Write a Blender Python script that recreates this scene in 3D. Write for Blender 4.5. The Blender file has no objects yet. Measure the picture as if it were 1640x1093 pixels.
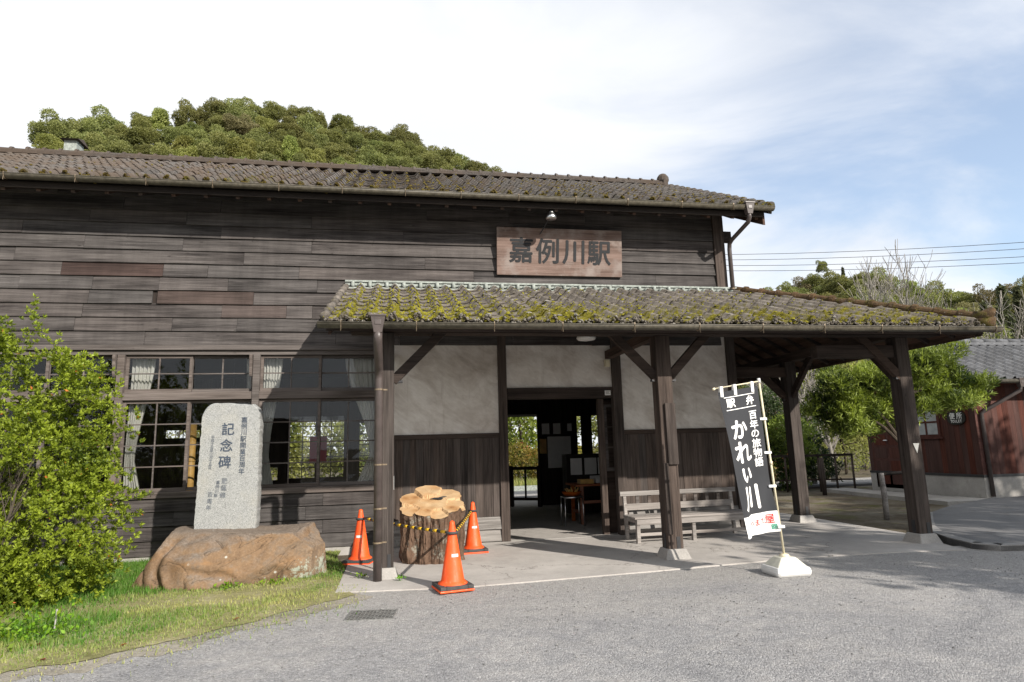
import bpy, bmesh, math, random
import numpy as np
from mathutils import Vector, Matrix, noise

SC = bpy.context.scene
COL = SC.collection

# ------------------------------------------------------------------ camera
cam = bpy.data.cameras.new('camera')
cam.sensor_width = 36.0
cam.lens = 22.226
cam.clip_start = 0.05
cam.clip_end = 4000.0
cam_obj = bpy.data.objects.new('camera', cam)
COL.objects.link(cam_obj)
_r = Vector((0.98443617, -0.17359788, -0.02737154))
_u = Vector((-0.00249796, -0.16955401, 0.98551773))
_f = Vector((0.17572474, 0.97011093, 0.16734875))
cam_obj.matrix_world = Matrix((
    (_r.x, _u.x, -_f.x, 0.2364),
    (_r.y, _u.y, -_f.y, -10.2648),
    (_r.z, _u.z, -_f.z, 1.4454),
    (0, 0, 0, 1)))
SC.camera = cam_obj

# ------------------------------------------------------------------ sky, sun, exposure
SUN_AZ = math.radians(148.0)      # clockwise from +Y
SUN_EL = math.radians(28.0)
world = bpy.data.worlds.new('World')
SC.world = world
world.use_nodes = True
wn = world.node_tree
for n in list(wn.nodes):
    wn.nodes.remove(n)
def WN(t, **kw):
    n = wn.nodes.new(t)
    for k, v in kw.items():
        setattr(n, k, v)
    return n
w_out = WN('ShaderNodeOutputWorld')
w_bg = WN('ShaderNodeBackground')
w_bg.inputs[1].default_value = 0.14
sky = WN('ShaderNodeTexSky')
sky.sky_type = 'NISHITA'
sky.sun_disc = False
sky.sun_elevation = SUN_EL
sky.sun_rotation = SUN_AZ
sky.air_density = 1.0
sky.dust_density = 0.6
sky.ozone_density = 1.6
tc = WN('ShaderNodeTexCoord')
sep = WN('ShaderNodeSeparateXYZ')
wn.links.new(tc.outputs['Generated'], sep.inputs[0])
def M(op, a, b=None, clamp=False):
    n = WN('ShaderNodeMath', operation=op, use_clamp=clamp)
    for i, v in enumerate((a, b)):
        if v is None: continue
        if isinstance(v, (int, float)): n.inputs[i].default_value = v
        else: wn.links.new(v, n.inputs[i])
    return n.outputs[0]
# clouds on a flat layer overhead: direction divided by its height
zc = M('ADD', M('MAXIMUM', sep.outputs[2], 0.0), 0.16)
cu = M('DIVIDE', sep.outputs[0], zc)
cv = M('DIVIDE', sep.outputs[1], zc)
comb = WN('ShaderNodeCombineXYZ')
wn.links.new(M('MULTIPLY', cu, 0.8), comb.inputs[0])
wn.links.new(M('MULTIPLY', cv, 1.25), comb.inputs[1])
comb.inputs[2].default_value = 3.7
n1 = WN('ShaderNodeTexNoise'); n1.inputs['Scale'].default_value = 0.9
n1.inputs['Detail'].default_value = 9; n1.inputs['Roughness'].default_value = 0.56
n1.inputs['Distortion'].default_value = 0.7
wn.links.new(comb.outputs[0], n1.inputs['Vector'])
# a cloud front: overcast to the west (-X), breaking up towards the east (+X)
front = M('SUBTRACT', M('SUBTRACT', 1.0, M('MULTIPLY', sep.outputs[0], 1.0)), M('MULTIPLY', sep.outputs[2], 0.40))
cm = M('ADD', front, M('MULTIPLY', M('SUBTRACT', n1.outputs[0], 0.5), 1.75))
mr = WN('ShaderNodeMapRange', interpolation_type='SMOOTHSTEP')
mr.inputs['From Min'].default_value = 0.02
mr.inputs['From Max'].default_value = 0.62
mr.inputs['To Min'].default_value = 0.22
mr.inputs['To Max'].default_value = 0.97
wn.links.new(cm, mr.inputs['Value'])
n2 = WN('ShaderNodeTexNoise'); n2.inputs['Scale'].default_value = 1.6
n2.inputs['Detail'].default_value = 7
wn.links.new(comb.outputs[0], n2.inputs['Vector'])
cb = M('ADD', 4.15, M('MULTIPLY', n2.outputs[0], 1.25))
ccol = WN('ShaderNodeCombineXYZ')
wn.links.new(M('MULTIPLY', cb, 0.985), ccol.inputs[0])
wn.links.new(cb, ccol.inputs[1])
wn.links.new(M('MULTIPLY', cb, 1.03), ccol.inputs[2])
skl = WN('ShaderNodeMix', data_type='RGBA', blend_type='MULTIPLY')
skl.inputs[0].default_value = 1.0
wn.links.new(sky.outputs[0], skl.inputs[6])
skl.inputs[7].default_value = (1.06, 1.05, 1.03, 1)
mixc = WN('ShaderNodeMix', data_type='RGBA')
wn.links.new(mr.outputs[0], mixc.inputs[0])
wn.links.new(skl.outputs[2], mixc.inputs[6])
wn.links.new(ccol.outputs[0], mixc.inputs[7])
wn.links.new(mixc.outputs[2], w_bg.inputs[0])
wn.links.new(w_bg.outputs[0], w_out.inputs[0])

sun = bpy.data.lights.new('sun', 'SUN')
sun.energy = 4.4
sun.angle = math.radians(0.6)
sun.color = (1.0, 0.93, 0.84)
sun_obj = bpy.data.objects.new('sun', sun)
COL.objects.link(sun_obj)
SUN_DIR = Vector((math.sin(SUN_AZ) * math.cos(SUN_EL), math.cos(SUN_AZ) * math.cos(SUN_EL), math.sin(SUN_EL)))
sun_obj.rotation_euler = SUN_DIR.to_track_quat('Z', 'Y').to_euler()
sun_obj.location = SUN_DIR * 60

SC.view_settings.view_transform = 'Standard'
SC.view_settings.look = 'None'
SC.view_settings.exposure = 0.66
SC.view_settings.gamma = 1.0
SC.render.engine = 'CYCLES'
SC.cycles.max_bounces = 8
SC.cycles.transparent_max_bounces = 16
SC.cycles.use_denoising = True
SC.cycles.sample_clamp_indirect = 6.0

# ------------------------------------------------------------------ helpers
class MB:
    """collects shapes, then links them as ONE mesh object"""
    def __init__(s):
        s.v = []; s.f = []
    def add(s, verts, faces):
        o = len(s.v)
        s.v += [tuple(v) for v in verts]
        s.f += [tuple(i + o for i in f) for f in faces]
        return s
    def box(s, x0, x1, y0, y1, z0, z1):
        return s.add([(x0,y0,z0),(x1,y0,z0),(x1,y1,z0),(x0,y1,z0),(x0,y0,z1),(x1,y0,z1),(x1,y1,z1),(x0,y1,z1)],
                     [(0,3,2,1),(4,5,6,7),(0,1,5,4),(1,2,6,5),(2,3,7,6),(3,0,4,7)])
    def beam(s, p, q, w, h, up=(0,0,1)):
        p, q = Vector(p), Vector(q)
        d = (q - p).normalized()
        a = d.cross(Vector(up))
        if a.length < 1e-4: a = d.cross(Vector((0,1,0)))
        a.normalize(); b = a.cross(d).normalized()
        vs = []
        for c in (p, q):
            for i, j in ((-1,-1),(1,-1),(1,1),(-1,1)):
                vs.append(c + a*(i*w/2) + b*(j*h/2))
        return s.add(vs, [(0,1,2,3),(7,6,5,4),(0,4,5,1),(1,5,6,2),(2,6,7,3),(3,7,4,0)])
    def tube(s, pts, rad, n=8, cap=True):
        pts = [Vector(p) for p in pts]
        if isinstance(rad, (int, float)): rad = [rad]*len(pts)
        prev = None; vs = []
        for i, p in enumerate(pts):
            d = (pts[min(i+1, len(pts)-1)] - pts[max(i-1, 0)]).normalized()
            if prev is None:
                a = d.cross(Vector((0,0,1)))
                if a.length < 1e-3: a = d.cross(Vector((1,0,0)))
            else:
                a = prev - d*prev.dot(d)
            a.normalize(); prev = a; b = d.cross(a)
            for k in range(n):
                t = 2*math.pi*k/n
                vs.append(p + (a*math.cos(t) + b*math.sin(t))*rad[i])
        fs = []
        for i in range(len(pts)-1):
            for k in range(n):
                fs.append((i*n+k, i*n+(k+1) % n, (i+1)*n+(k+1) % n, (i+1)*n+k))
        if cap:
            fs.append(tuple(range(n-1, -1, -1)))
            fs.append(tuple((len(pts)-1)*n + k for k in range(n)))
        return s.add(vs, fs)
    def lathe(s, prof, n=24, c=(0,0,0), cap=True):
        vs = []; fs = []
        for r, z in prof:
            for k in range(n):
                t = 2*math.pi*k/n
                vs.append((c[0]+r*math.cos(t), c[1]+r*math.sin(t), c[2]+z))
        for i in range(len(prof)-1):
            for k in range(n):
                fs.append((i*n+k, i*n+(k+1) % n, (i+1)*n+(k+1) % n, (i+1)*n+k))
        if cap:
            fs.append(tuple(range(n-1, -1, -1)))
            fs.append(tuple((len(prof)-1)*n + k for k in range(n)))
        return s.add(vs, fs)
    def mesh(s, name):
        me = bpy.data.meshes.new(name)
        me.from_pydata(s.v, [], s.f)
        me.update()
        return me
    def build(s, name, mat, parent=None, smooth=False, bevel=0):
        return obj(name, s.mesh(name), mat, parent, smooth, bevel)

def obj(name, me, mat=None, parent=None, smooth=False, bevel=0):
    if mat is not None and not me.materials:
        me.materials.append(mat)
    if smooth:
        me.polygons.foreach_set('use_smooth', [True]*len(me.polygons))
    o = bpy.data.objects.new(name, me)
    COL.objects.link(o)
    if parent is not None: o.parent = parent
    if bevel:
        b = o.modifiers.new('bevel', 'BEVEL'); b.width = bevel; b.segments = 2; b.limit_method = 'ANGLE'
    return o
def thing(name, label, cat, loc=(0,0,0), rz=0.0, group=None):
    o = bpy.data.objects.new(name, None)
    COL.objects.link(o)
    o.location = loc; o.rotation_euler = (0,0,rz); o.empty_display_size = 0.1
    return tag(o, label, cat, group)
def tag(o, label, cat, group=None):
    o['label'] = label; o['category'] = cat
    if group: o['group'] = group
    return o
def structure(o):
    o['kind'] = 'structure'; return o
def stuff(o):
    o['kind'] = 'stuff'; return o
def dup(o, parent=None):
    c = o.copy(); COL.objects.link(c)
    if parent is not None: c.parent = parent
    for ch in list(o.children): dup(ch, c)
    return c
def part(name, mat, parent, fn=None, smooth=False, bevel=0):
    m = MB(); fn(m)
    return m.build(name, mat, parent, smooth, bevel)
def np_mesh(name, v, f):
    """fast mesh from arrays: v (n,3), f (m,k) with k = 3 or 4"""
    me = bpy.data.meshes.new(name)
    v = np.asarray(v, dtype=np.float32); f = np.asarray(f, dtype=np.int32)
    k = f.shape[1]
    me.vertices.add(len(v)); me.vertices.foreach_set('co', v.ravel())
    me.loops.add(f.size); me.loops.foreach_set('vertex_index', f.ravel())
    me.polygons.add(len(f))
    me.polygons.foreach_set('loop_start', np.arange(0, f.size, k, dtype=np.int32))
    me.update(calc_edges=True)
    return me
def add_tint(me, per_face, k):
    """random tint of each leaf or lump, stored on the corners"""
    at = me.color_attributes.new('tint', 'FLOAT_COLOR', 'CORNER')
    c = np.repeat(np.asarray(per_face, dtype=np.float32), k)
    a = np.ones((len(c), 4), dtype=np.float32); a[:, 0] = a[:, 1] = a[:, 2] = c
    at.data.foreach_set('color', a.ravel())

# ------------------------------------------------------------------ materials
class NT:
    def __init__(s, name):
        s.m = bpy.data.materials.new(name); s.m.use_nodes = True
        s.t = s.m.node_tree
        s.b = s.t.nodes['Principled BSDF']; s.o = s.t.nodes['Material Output']
    def n(s, t, ins=None, **kw):
        x = s.t.nodes.new(t)
        for k, v in kw.items(): setattr(x, k, v)
        for k, v in (ins or {}).items(): s.set(x.inputs[k], v)
        return x
    def set(s, sock, v):
        if hasattr(v, 'is_output') or isinstance(v, bpy.types.NodeSocket): s.t.links.new(v, sock)
        else: sock.default_value = v
    def math(s, op, a, b=0.0, clamp=False):
        x = s.n('ShaderNodeMath', operation=op, use_clamp=clamp)
        s.set(x.inputs[0], a); s.set(x.inputs[1], b)
        return x.outputs[0]
    def ramp(s, fac, stops):
        x = s.n('ShaderNodeValToRGB')
        e = x.color_ramp.elements
        while len(e) < len(stops): e.new(0.5)
        for i, (p, c) in enumerate(stops):
            e[i].position = p; e[i].color = (*c, 1) if len(c) == 3 else c
        s.set(x.inputs[0], fac)
        return x.outputs[0]
    def mix(s, fac, a, b, bt='MIX'):
        x = s.n('ShaderNodeMix', data_type='RGBA', blend_type=bt)
        s.set(x.inputs[0], fac)
        for i, v in ((6, a), (7, b)):
            if isinstance(v, tuple): v = (*v, 1) if len(v) == 3 else v
            s.set(x.inputs[i], v)
        return x.outputs[2]
    def coord(s, scale=(1,1,1), rand=0.0, kind='Object', loc=(0,0,0)):
        tc = s.n('ShaderNodeTexCoord').outputs[kind]
        if rand:
            r = s.n('ShaderNodeObjectInfo').outputs['Random']
            cx = s.n('ShaderNodeCombineXYZ', {0: s.math('MULTIPLY', r, rand), 1: s.math('MULTIPLY', r, rand*1.7), 2: s.math('MULTIPLY', r, rand*.6)})
            tc = s.n('ShaderNodeVectorMath', {0: tc, 1: cx.outputs[0]}, operation='ADD').outputs[0]
        mp = s.n('ShaderNodeMapping', {'Vector': tc, 'Scale': scale, 'Location': loc})
        return mp.outputs[0]
    def rot_scale(s, vec, rot, scale):
        r = s.n('ShaderNodeMapping', {'Vector': vec, 'Rotation': rot}).outputs[0]
        return s.n('ShaderNodeMapping', {'Vector': r, 'Scale': scale}).outputs[0]
    def noise(s, vec, scale, detail=4, rough=0.55, dist=0.0):
        return s.n('ShaderNodeTexNoise', {'Vector': vec, 'Scale': scale, 'Detail': detail, 'Roughness': rough, 'Distortion': dist}).outputs[0]
    def vor(s, vec, scale, feature='F1', out=0):
        return s.n('ShaderNodeTexVoronoi', {'Vector': vec, 'Scale': scale}, feature=feature).outputs[out]
    def bump(s, h, strength=0.5, dist=0.02, normal=None):
        x = s.n('ShaderNodeBump', {'Height': h, 'Strength': strength, 'Distance': dist})
        if normal is not None: s.set(x.inputs['Normal'], normal)
        return x.outputs[0]
    def fin(s, col, rough=0.8, bump=None, spec=0.3, metal=0.0):
        s.set(s.b.inputs['Base Color'], (*col, 1) if isinstance(col, tuple) and len(col) == 3 else col)
        s.set(s.b.inputs['Roughness'], rough)
        s.b.inputs['Specular IOR Level'].default_value = spec
        s.b.inputs['Metallic'].default_value = metal
        if bump is not None: s.set(s.b.inputs['Normal'], bump)
        return s.m

def m_wood(name, dark, light, axis='x', vary=0.35, bleach=None, rough=0.85, spec=0.2, weather=False):
    t = NT(name)
    i = 'xyz'.index(axis)
    sc = [26.0]*3; sc[i] = 0.9
    v = t.coord(tuple(sc), rand=37.0)
    g = t.noise(v, 1.0, 8, 0.62, 0.35)
    sc2 = [95.0]*3; sc2[i] = 1.6
    fine = t.noise(t.coord(tuple(sc2), rand=11.0), 1.0, 3, 0.6)
    sc3 = [5.0]*3; sc3[i] = 0.7
    patch = t.noise(t.coord(tuple(sc3), rand=5.0), 1.0, 4, 0.6)
    f = t.math('ADD', t.math('MULTIPLY', g, 0.52), t.math('MULTIPLY', fine, 0.48))
    f = t.math('ADD', f, t.math('MULTIPLY', t.math('SUBTRACT', patch, 0.5), 0.7))
    mid = tuple((a+b)/2 for a, b in zip(dark, light))
    c = t.ramp(f, [(0.30, dark), (0.5, mid), (0.70, light)])
    r = t.n('ShaderNodeObjectInfo').outputs['Random']
    val = t.math('ADD', 1.0 - vary/2, t.math('MULTIPLY', r, vary))
    hs = t.n('ShaderNodeHueSaturation', {'Color': c, 'Value': val, 'Saturation': t.math('ADD', 0.75, t.math('MULTIPLY', r, 0.5))})
    c = hs.outputs[0]
    if bleach:
        b = t.noise(t.coord((1.5,1.5,1.5)), 2.0, 5, 0.6)
        c = t.mix(t.ramp(b, [(0.48, (0,0,0)), (0.68, (1,1,1))]), c, bleach)
    if weather:      # stains that run on from board to board, pale scuffs and silvered streaks
        pos = t.n('ShaderNodeNewGeometry').outputs['Position']
        st1 = t.noise(pos, 0.55, 5, 0.6, 0.4)
        st2 = t.noise(t.n('ShaderNodeMapping', {'Vector': pos, 'Scale': (7, 7, 0.8)}).outputs[0], 1.0, 6, 0.65)
        k1 = t.math('ADD', t.math('MULTIPLY', st1, 1.1), t.math('MULTIPLY', st2, 0.9))
        c = t.n('ShaderNodeHueSaturation', {'Color': c, 'Value': t.n('ShaderNodeMapRange', {'Value': k1, 'From Min': 0.65, 'From Max': 1.35, 'To Min': 0.72, 'To Max': 1.28}).outputs[0]}).outputs[0]
        sil = t.noise(t.coord((2.2 if axis == 'x' else 40, 40, 40 if axis == 'x' else 2.2), rand=4.0), 1.0, 5, 0.7)
        c = t.mix(t.ramp(sil, [(0.60, (0,0,0)), (0.72, (0.35,0.35,0.35))]), c, tuple(x*1.5+.01 for x in light))
        ck_ = t.noise(t.coord((1.0 if axis == 'x' else 60, 60, 60 if axis == 'x' else 1.0), rand=21.0), 1.0, 4, 0.7)
        c = t.mix(t.ramp(ck_, [(0.26, (0.9,0.9,0.9)), (0.34, (0,0,0))]), c, tuple(x*.35 for x in dark))
    # nail holes and small knots
    k = t.vor(t.coord((3.1 if axis != 'x' else 1.3, 3.1, 3.1 if axis != 'z' else 1.3), rand=9.0), 1.6)
    c = t.mix(t.ramp(k, [(0.0, (0.75,0.75,0.75)), (0.045, (0.5,0.5,0.5)), (0.07, (0,0,0))]), c, dark)
    return t.fin(c, rough, t.bump(f, 0.8, 0.014), spec)

def m_plain(name, col, rough=0.6, vary=0.12, scale=8.0, bump=0.1, spec=0.4, metal=0.0):
    t = NT(name)
    n = t.noise(t.coord((1,1,1), rand=13.0), scale, 5, 0.6)
    c = t.mix(t.ramp(n, [(0.3, (0,0,0)), (0.7, (1,1,1))]), tuple(x*(1-vary) for x in col), tuple(min(1, x*(1+vary)) for x in col))
    return t.fin(c, rough, t.bump(n, bump, 0.004) if bump else None, spec, metal)

def m_leaf(name, c0, c1, c2=None, trans=0.35, rough=0.55, spread=1.0):
    t = NT(name)
    a = t.n('ShaderNodeAttribute', attribute_name='tint').outputs['Fac']
    stops = [(0.0, c0), (0.86 if c2 else 1.0, c1)]
    if c2: stops += [(0.95, c1), (0.97, c2)]
    c = t.ramp(a, stops)
    r = t.n('ShaderNodeObjectInfo').outputs['Random']
    hs = t.n('ShaderNodeHueSaturation', {'Color': c, 'Hue': t.math('ADD', 0.5-0.02*spread, t.math('MULTIPLY', r, 0.04*spread)), 'Value': t.math('ADD', 1-0.22*spread, t.math('MULTIPLY', r, 0.44*spread))})
    c = hs.outputs[0]
    t.fin(c, rough, None, 0.35)
    tr = t.n('ShaderNodeBsdfTranslucent', {'Color': t.mix(0.5, c, (0.35, 0.5, 0.04), 'MULTIPLY')})
    hs2 = t.n('ShaderNodeHueSaturation', {'Color': c, 'Value': 1.5, 'Saturation': 1.1})
    t.set(tr.inputs['Color'], hs2.outputs[0])
    mx = t.n('ShaderNodeMixShader', {0: trans})
    t.t.links.new(t.b.outputs[0], mx.inputs[1]); t.t.links.new(tr.outputs[0], mx.inputs[2])
    t.t.links.new(mx.outputs[0], t.o.inputs[0])
    return t.m

MAT = {}
MAT['board'] = m_wood('weathered_board', (0.019,0.0165,0.0160), (0.112,0.101,0.096), 'x', 0.14, weather=True)
MAT['board_red'] = m_wood('newer_red_board', (0.032,0.019,0.016), (0.082,0.051,0.043), 'x', 0.2, weather=True)
MAT['board_tan'] = m_wood('newer_tan_board', (0.035,0.027,0.024), (0.094,0.073,0.066), 'x', 0.2, weather=True)
MAT['board_v'] = m_wood('vertical_board', (0.020,0.0155,0.0135), (0.100,0.081,0.071), 'z', 0.3, weather=True)
MAT['board_pale'] = m_wood('bleached_board', (0.13,0.12,0.11), (0.36,0.34,0.32), 'x', 0.3)
MAT['post'] = m_wood('post_wood', (0.020,0.0155,0.0135), (0.098,0.079,0.069), 'z', 0.25, weather=True)
MAT['beam_x'] = m_wood('beam_wood_x', (0.018,0.013,0.011), (0.070,0.052,0.043), 'x', 0.25)
MAT['beam_y'] = m_wood('beam_wood_y', (0.028,0.019,0.015), (0.105,0.070,0.055), 'y', 0.3)
MAT['sash'] = m_wood('sash_wood', (0.050,0.041,0.036), (0.165,0.142,0.130), 'x', 0.2)
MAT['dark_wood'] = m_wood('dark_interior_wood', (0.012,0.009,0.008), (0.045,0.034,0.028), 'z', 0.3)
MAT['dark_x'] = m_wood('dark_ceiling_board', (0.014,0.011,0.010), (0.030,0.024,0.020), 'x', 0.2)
MAT['bench'] = m_wood('bench_wood', (0.13,0.115,0.105), (0.36,0.335,0.315), 'x', 0.25)
MAT['sign'] = m_wood('sign_wood', (0.080,0.056,0.047), (0.225,0.168,0.146), 'x', 0.1, bleach=(0.24,0.20,0.18))
MAT['red_wall'] = m_wood('red_stained_board', (0.042,0.018,0.014), (0.100,0.043,0.034), 'z', 0.35, weather=True)
MAT['red_trim'] = m_wood('red_stained_trim', (0.052,0.020,0.015), (0.12,0.046,0.036), 'x', 0.2)
MAT['table_wood'] = m_wood('table_wood', (0.16,0.05,0.025), (0.36,0.14,0.07), 'x', 0.2)
MAT['ink'] = m_plain('black_paint', (0.013,0.014,0.016), 0.75, 0.3)
MAT['gutter'] = m_plain('gutter_brown', (0.082,0.073,0.054), 0.5, 0.4, 14.0, 0.15, 0.4)
MAT['pipe'] = m_plain('pipe_brown', (0.070,0.056,0.052), 0.42, 0.25, 9.0, 0.08, 0.5)
MAT['copper'] = m_plain('bracket_metal', (0.20,0.155,0.105), 0.5, 0.4, 20.0, 0.1, 0.5, 0.5)
MAT['steel'] = m_plain('steel', (0.62,0.63,0.64), 0.28, 0.08, 20.0, 0.02, 0.5, 1.0)
MAT['white_paint'] = m_plain('white_plastic', (0.60,0.60,0.585), 0.45, 0.06, 6.0, 0.03)
MAT['paper'] = m_plain('paper', (0.72,0.71,0.68), 0.8, 0.05)
MAT['bamboo'] = m_plain('bamboo_yellow', (0.50,0.30,0.09), 0.5, 0.25)
MAT['pole'] = m_plain('flag_pole_ivory', (0.62,0.56,0.40), 0.45, 0.12)
def _cone():
    t = NT('scuffed_cone_orange')
    v = t.coord((1,1,1), rand=5.0)
    n = t.noise(v, 4.0, 5, 0.6); sc_ = t.noise(t.n('ShaderNodeMapping', {'Vector': v, 'Scale': (30,30,9)}).outputs[0], 1.0, 6, 0.75)
    c = t.ramp(n, [(0.3, (0.72,0.070,0.010)), (0.7, (0.86,0.105,0.018))])
    c = t.mix(t.ramp(sc_, [(0.56, (0,0,0)), (0.70, (0.55,0.55,0.55))]), c, (0.62,0.22,0.12))
    c = t.mix(t.ramp(t.noise(v, 9.0, 6, 0.7), [(0.55, (0,0,0)), (0.75, (0.45,0.45,0.45))]), c, (0.28,0.08,0.03))
    return t.fin(c, t.ramp(sc_, [(0.4, (0.42,)*3), (0.7, (0.75,)*3)]), t.bump(sc_, 0.15, 0.003), 0.4)
MAT['orange'] = _cone()
MAT['rubber'] = m_plain('black_rubber', (0.055,0.055,0.055), 0.7, 0.3, 12.0, 0.2, 0.3)
MAT['yellow'] = m_plain('bar_yellow', (0.72,0.43,0.025), 0.5, 0.1)
MAT['bar_black'] = m_plain('bar_black', (0.030,0.030,0.032), 0.5, 0.2)
MAT['cloth_white'] = m_plain('banner_white', (0.80,0.80,0.78), 0.85, 0.03, 3.0, 0.05, 0.1)
MAT['red_ink'] = m_plain('red_print', (0.62,0.06,0.05), 0.8, 0.05)
MAT['green_ink'] = m_plain('green_print', (0.04,0.36,0.22), 0.8, 0.05)
MAT['white_ink'] = m_plain('white_print', (0.82,0.82,0.80), 0.85, 0.02, 3.0, 0.0, 0.1)
MAT['wire'] = m_plain('cable_black', (0.035,0.035,0.04), 0.6, 0.1)
MAT['iron'] = m_plain('grate_iron', (0.26,0.26,0.25), 0.55, 0.3, 25.0, 0.2, 0.4, 0.6)
MAT['pit_shade'] = m_plain('drain_shade', (0.02,0.02,0.018), 0.9)
MAT['plaster_white'] = m_plain('eave_plaster', (0.26,0.285,0.262), 0.9, 0.4, 22.0, 0.6)
MAT['sky_sign'] = m_plain('toilet_sign_black', (0.012,0.012,0.013), 0.35)
# --- materials with a build of their own
def _plaster():
    t = NT('stained_plaster')
    v = t.coord((1,1,1))
    # smears that run down to the right, and cloud-like stains
    mp = t.rot_scale(v, (0, -0.62, 0), (1.0, 1, 2.1))
    a = t.noise(mp, 1.3, 9, 0.62, 1.1)
    b = t.noise(v, 1.1, 6, 0.6)
    f = t.math('ADD', t.math('MULTIPLY', a, 0.6), t.math('MULTIPLY', b, 0.45))
    c = t.ramp(f, [(0.34, (0.30,0.255,0.215)), (0.47, (0.52,0.475,0.43)), (0.60, (0.72,0.69,0.645))])
    fine = t.noise(mp, 9.0, 6, 0.65)
    c = t.mix(0.22, c, t.ramp(fine, [(0.35, (0.33,0.285,0.245)), (0.7, (0.74,0.715,0.68))]))
    drip = t.noise(t.n('ShaderNodeMapping', {'Vector': v, 'Scale': (9, 1, 0.7)}).outputs[0], 1.0, 5, 0.65)
    c = t.mix(t.ramp(drip, [(0.58, (0,0,0)), (0.74, (0.45,0.45,0.45))]), c, (0.26,0.215,0.175))
    # long hairline cracks
    cr = t.vor(t.n('ShaderNodeVectorMath', {0: v, 1: t.n('ShaderNodeTexNoise', {'Vector': v, 'Scale': 2.5, 'Detail': 4.0}).outputs['Color']}, operation='ADD').outputs[0], 0.8, 'DISTANCE_TO_EDGE')
    h = t.math('ADD', t.math('MULTIPLY', fine, 0.4), t.math('MULTIPLY', a, 0.8))
    return t.fin(c, 0.92, t.bump(h, 0.55, 0.03), 0.15)
MAT['plaster'] = _plaster()

def _tile(name, base0, base1, moss, moss_lo, moss_hi, z_lo, z_hi, rust=None, x_amt=None):
    """clay tile; moss thick by the eave (z_lo), thin up the roof (z_hi)"""
    t = NT(name)
    geo = t.n('ShaderNodeNewGeometry')
    pos = geo.outputs['Position']
    s = t.n('ShaderNodeSeparateXYZ', {0: pos})
    n = t.noise(pos, 11.0, 8, 0.66)
    lich = t.noise(pos, 34.0, 5, 0.7)
    r = t.n('ShaderNodeObjectInfo').outputs['Random']
    c = t.ramp(n, [(0.3, base0), (0.7, base1)])
    c = t.n('ShaderNodeHueSaturation', {'Color': c, 'Value': t.math('ADD', 0.8, t.math('MULTIPLY', r, 0.4))}).outputs[0]
    c = t.mix(t.ramp(lich, [(0.60, (0,0,0)), (0.70, (0.75,0.75,0.75))]), c, (0.30,0.29,0.26))
    if rust:
        big = t.noise(pos, 1.4, 4, 0.6)
        rx = t.n('ShaderNodeMapRange', {'Value': s.outputs[0], 'From Min': x_amt[0], 'From Max': x_amt[1], 'To Min': 0.0, 'To Max': 0.24}).outputs[0]
        c = t.mix(t.ramp(t.math('ADD', big, rx), [(0.50, (0,0,0)), (0.74, (0.75,0.75,0.75))]), c, rust)
    hz = t.n('ShaderNodeMapRange', {'Value': s.outputs[2], 'From Min': z_lo, 'From Max': z_hi, 'To Min': moss_hi, 'To Max': moss_lo}).outputs[0]
    mn = t.noise(pos, 5.0, 7, 0.72)
    mn2 = t.noise(pos, 0.7, 3, 0.5)
    f = t.math('ADD', t.math('ADD', mn, hz), t.math('MULTIPLY', t.math('SUBTRACT', mn2, 0.5), 0.6))
    mask = t.ramp(f, [(0.62, (0,0,0)), (0.76, (1,1,1))])
    mc = t.ramp(t.noise(pos, 17.0, 5, 0.7), [(0.3, tuple(x*0.45 for x in moss)), (0.55, moss), (0.75, tuple(min(1, x*1.5) for x in moss))])
    c = t.mix(mask, c, mc)
    h = t.math('ADD', t.math('MULTIPLY', n, 0.5), t.math('MULTIPLY', t.noise(pos, 60.0, 4, 0.7), t.math('ADD', 0.4, t.math('MULTIPLY', mask, 0.9))))
    return t.fin(c, 0.95, t.bump(h, 0.8, 0.02), 0.12)
MAT['tile_porch'] = _tile('porch_roof_tile', (0.075,0.066,0.056), (0.185,0.165,0.145), (0.165,0.148,0.020), -0.06, 0.20, 3.0, 4.0)
MAT['tile_main'] = _tile('main_roof_tile', (0.050,0.046,0.043), (0.135,0.125,0.117), (0.100,0.092,0.016), -0.16, 0.09, 5.45, 6.9, (0.100,0.075,0.056), (4.0, -11.0))
MAT['tile_ridge'] = _tile('ridge_tile', (0.040,0.036,0.033), (0.115,0.102,0.093), (0.09,0.08,0.02), -0.10, -0.02, 3.0, 7.9, (0.080,0.060,0.046), (10.0, -9.0))
MAT['tile_hip'] = _tile('hip_tile', (0.035,0.026,0.018), (0.125,0.078,0.040), (0.090,0.082,0.016), 0.10, 0.18, 3.0, 4.3)
MAT['tile_grey'] = _tile('grey_roof_tile', (0.085,0.088,0.095), (0.150,0.155,0.165), (0.08,0.08,0.02), -0.3, -0.25, 2.7, 4.3)

def _moss(name, c0, c1, c2):
    t = NT(name)
    pos = t.n('ShaderNodeNewGeometry').outputs['Position']
    a = t.n('ShaderNodeAttribute', attribute_name='tint').outputs['Fac']
    n = t.noise(pos, 55.0, 4, 0.7)
    c = t.ramp(t.math('ADD', t.math('MULTIPLY', a, 0.7), t.math('MULTIPLY', n, 0.35)), [(0.12, c0), (0.5, c1), (0.9, c2)])
    return t.fin(c, 0.95, t.bump(t.noise(pos, 160.0, 3, 0.7), 1.0, 0.02), 0.1)
MAT['moss'] = _moss('moss', (0.060,0.052,0.010), (0.185,0.168,0.018), (0.31,0.285,0.035))
MAT['moss_dark'] = _moss('moss_dark', (0.050,0.036,0.014), (0.105,0.080,0.020), (0.16,0.135,0.03))
MAT['lichen'] = _moss('lichen_crust', (0.115,0.095,0.075), (0.20,0.18,0.15), (0.34,0.325,0.29))

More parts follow.
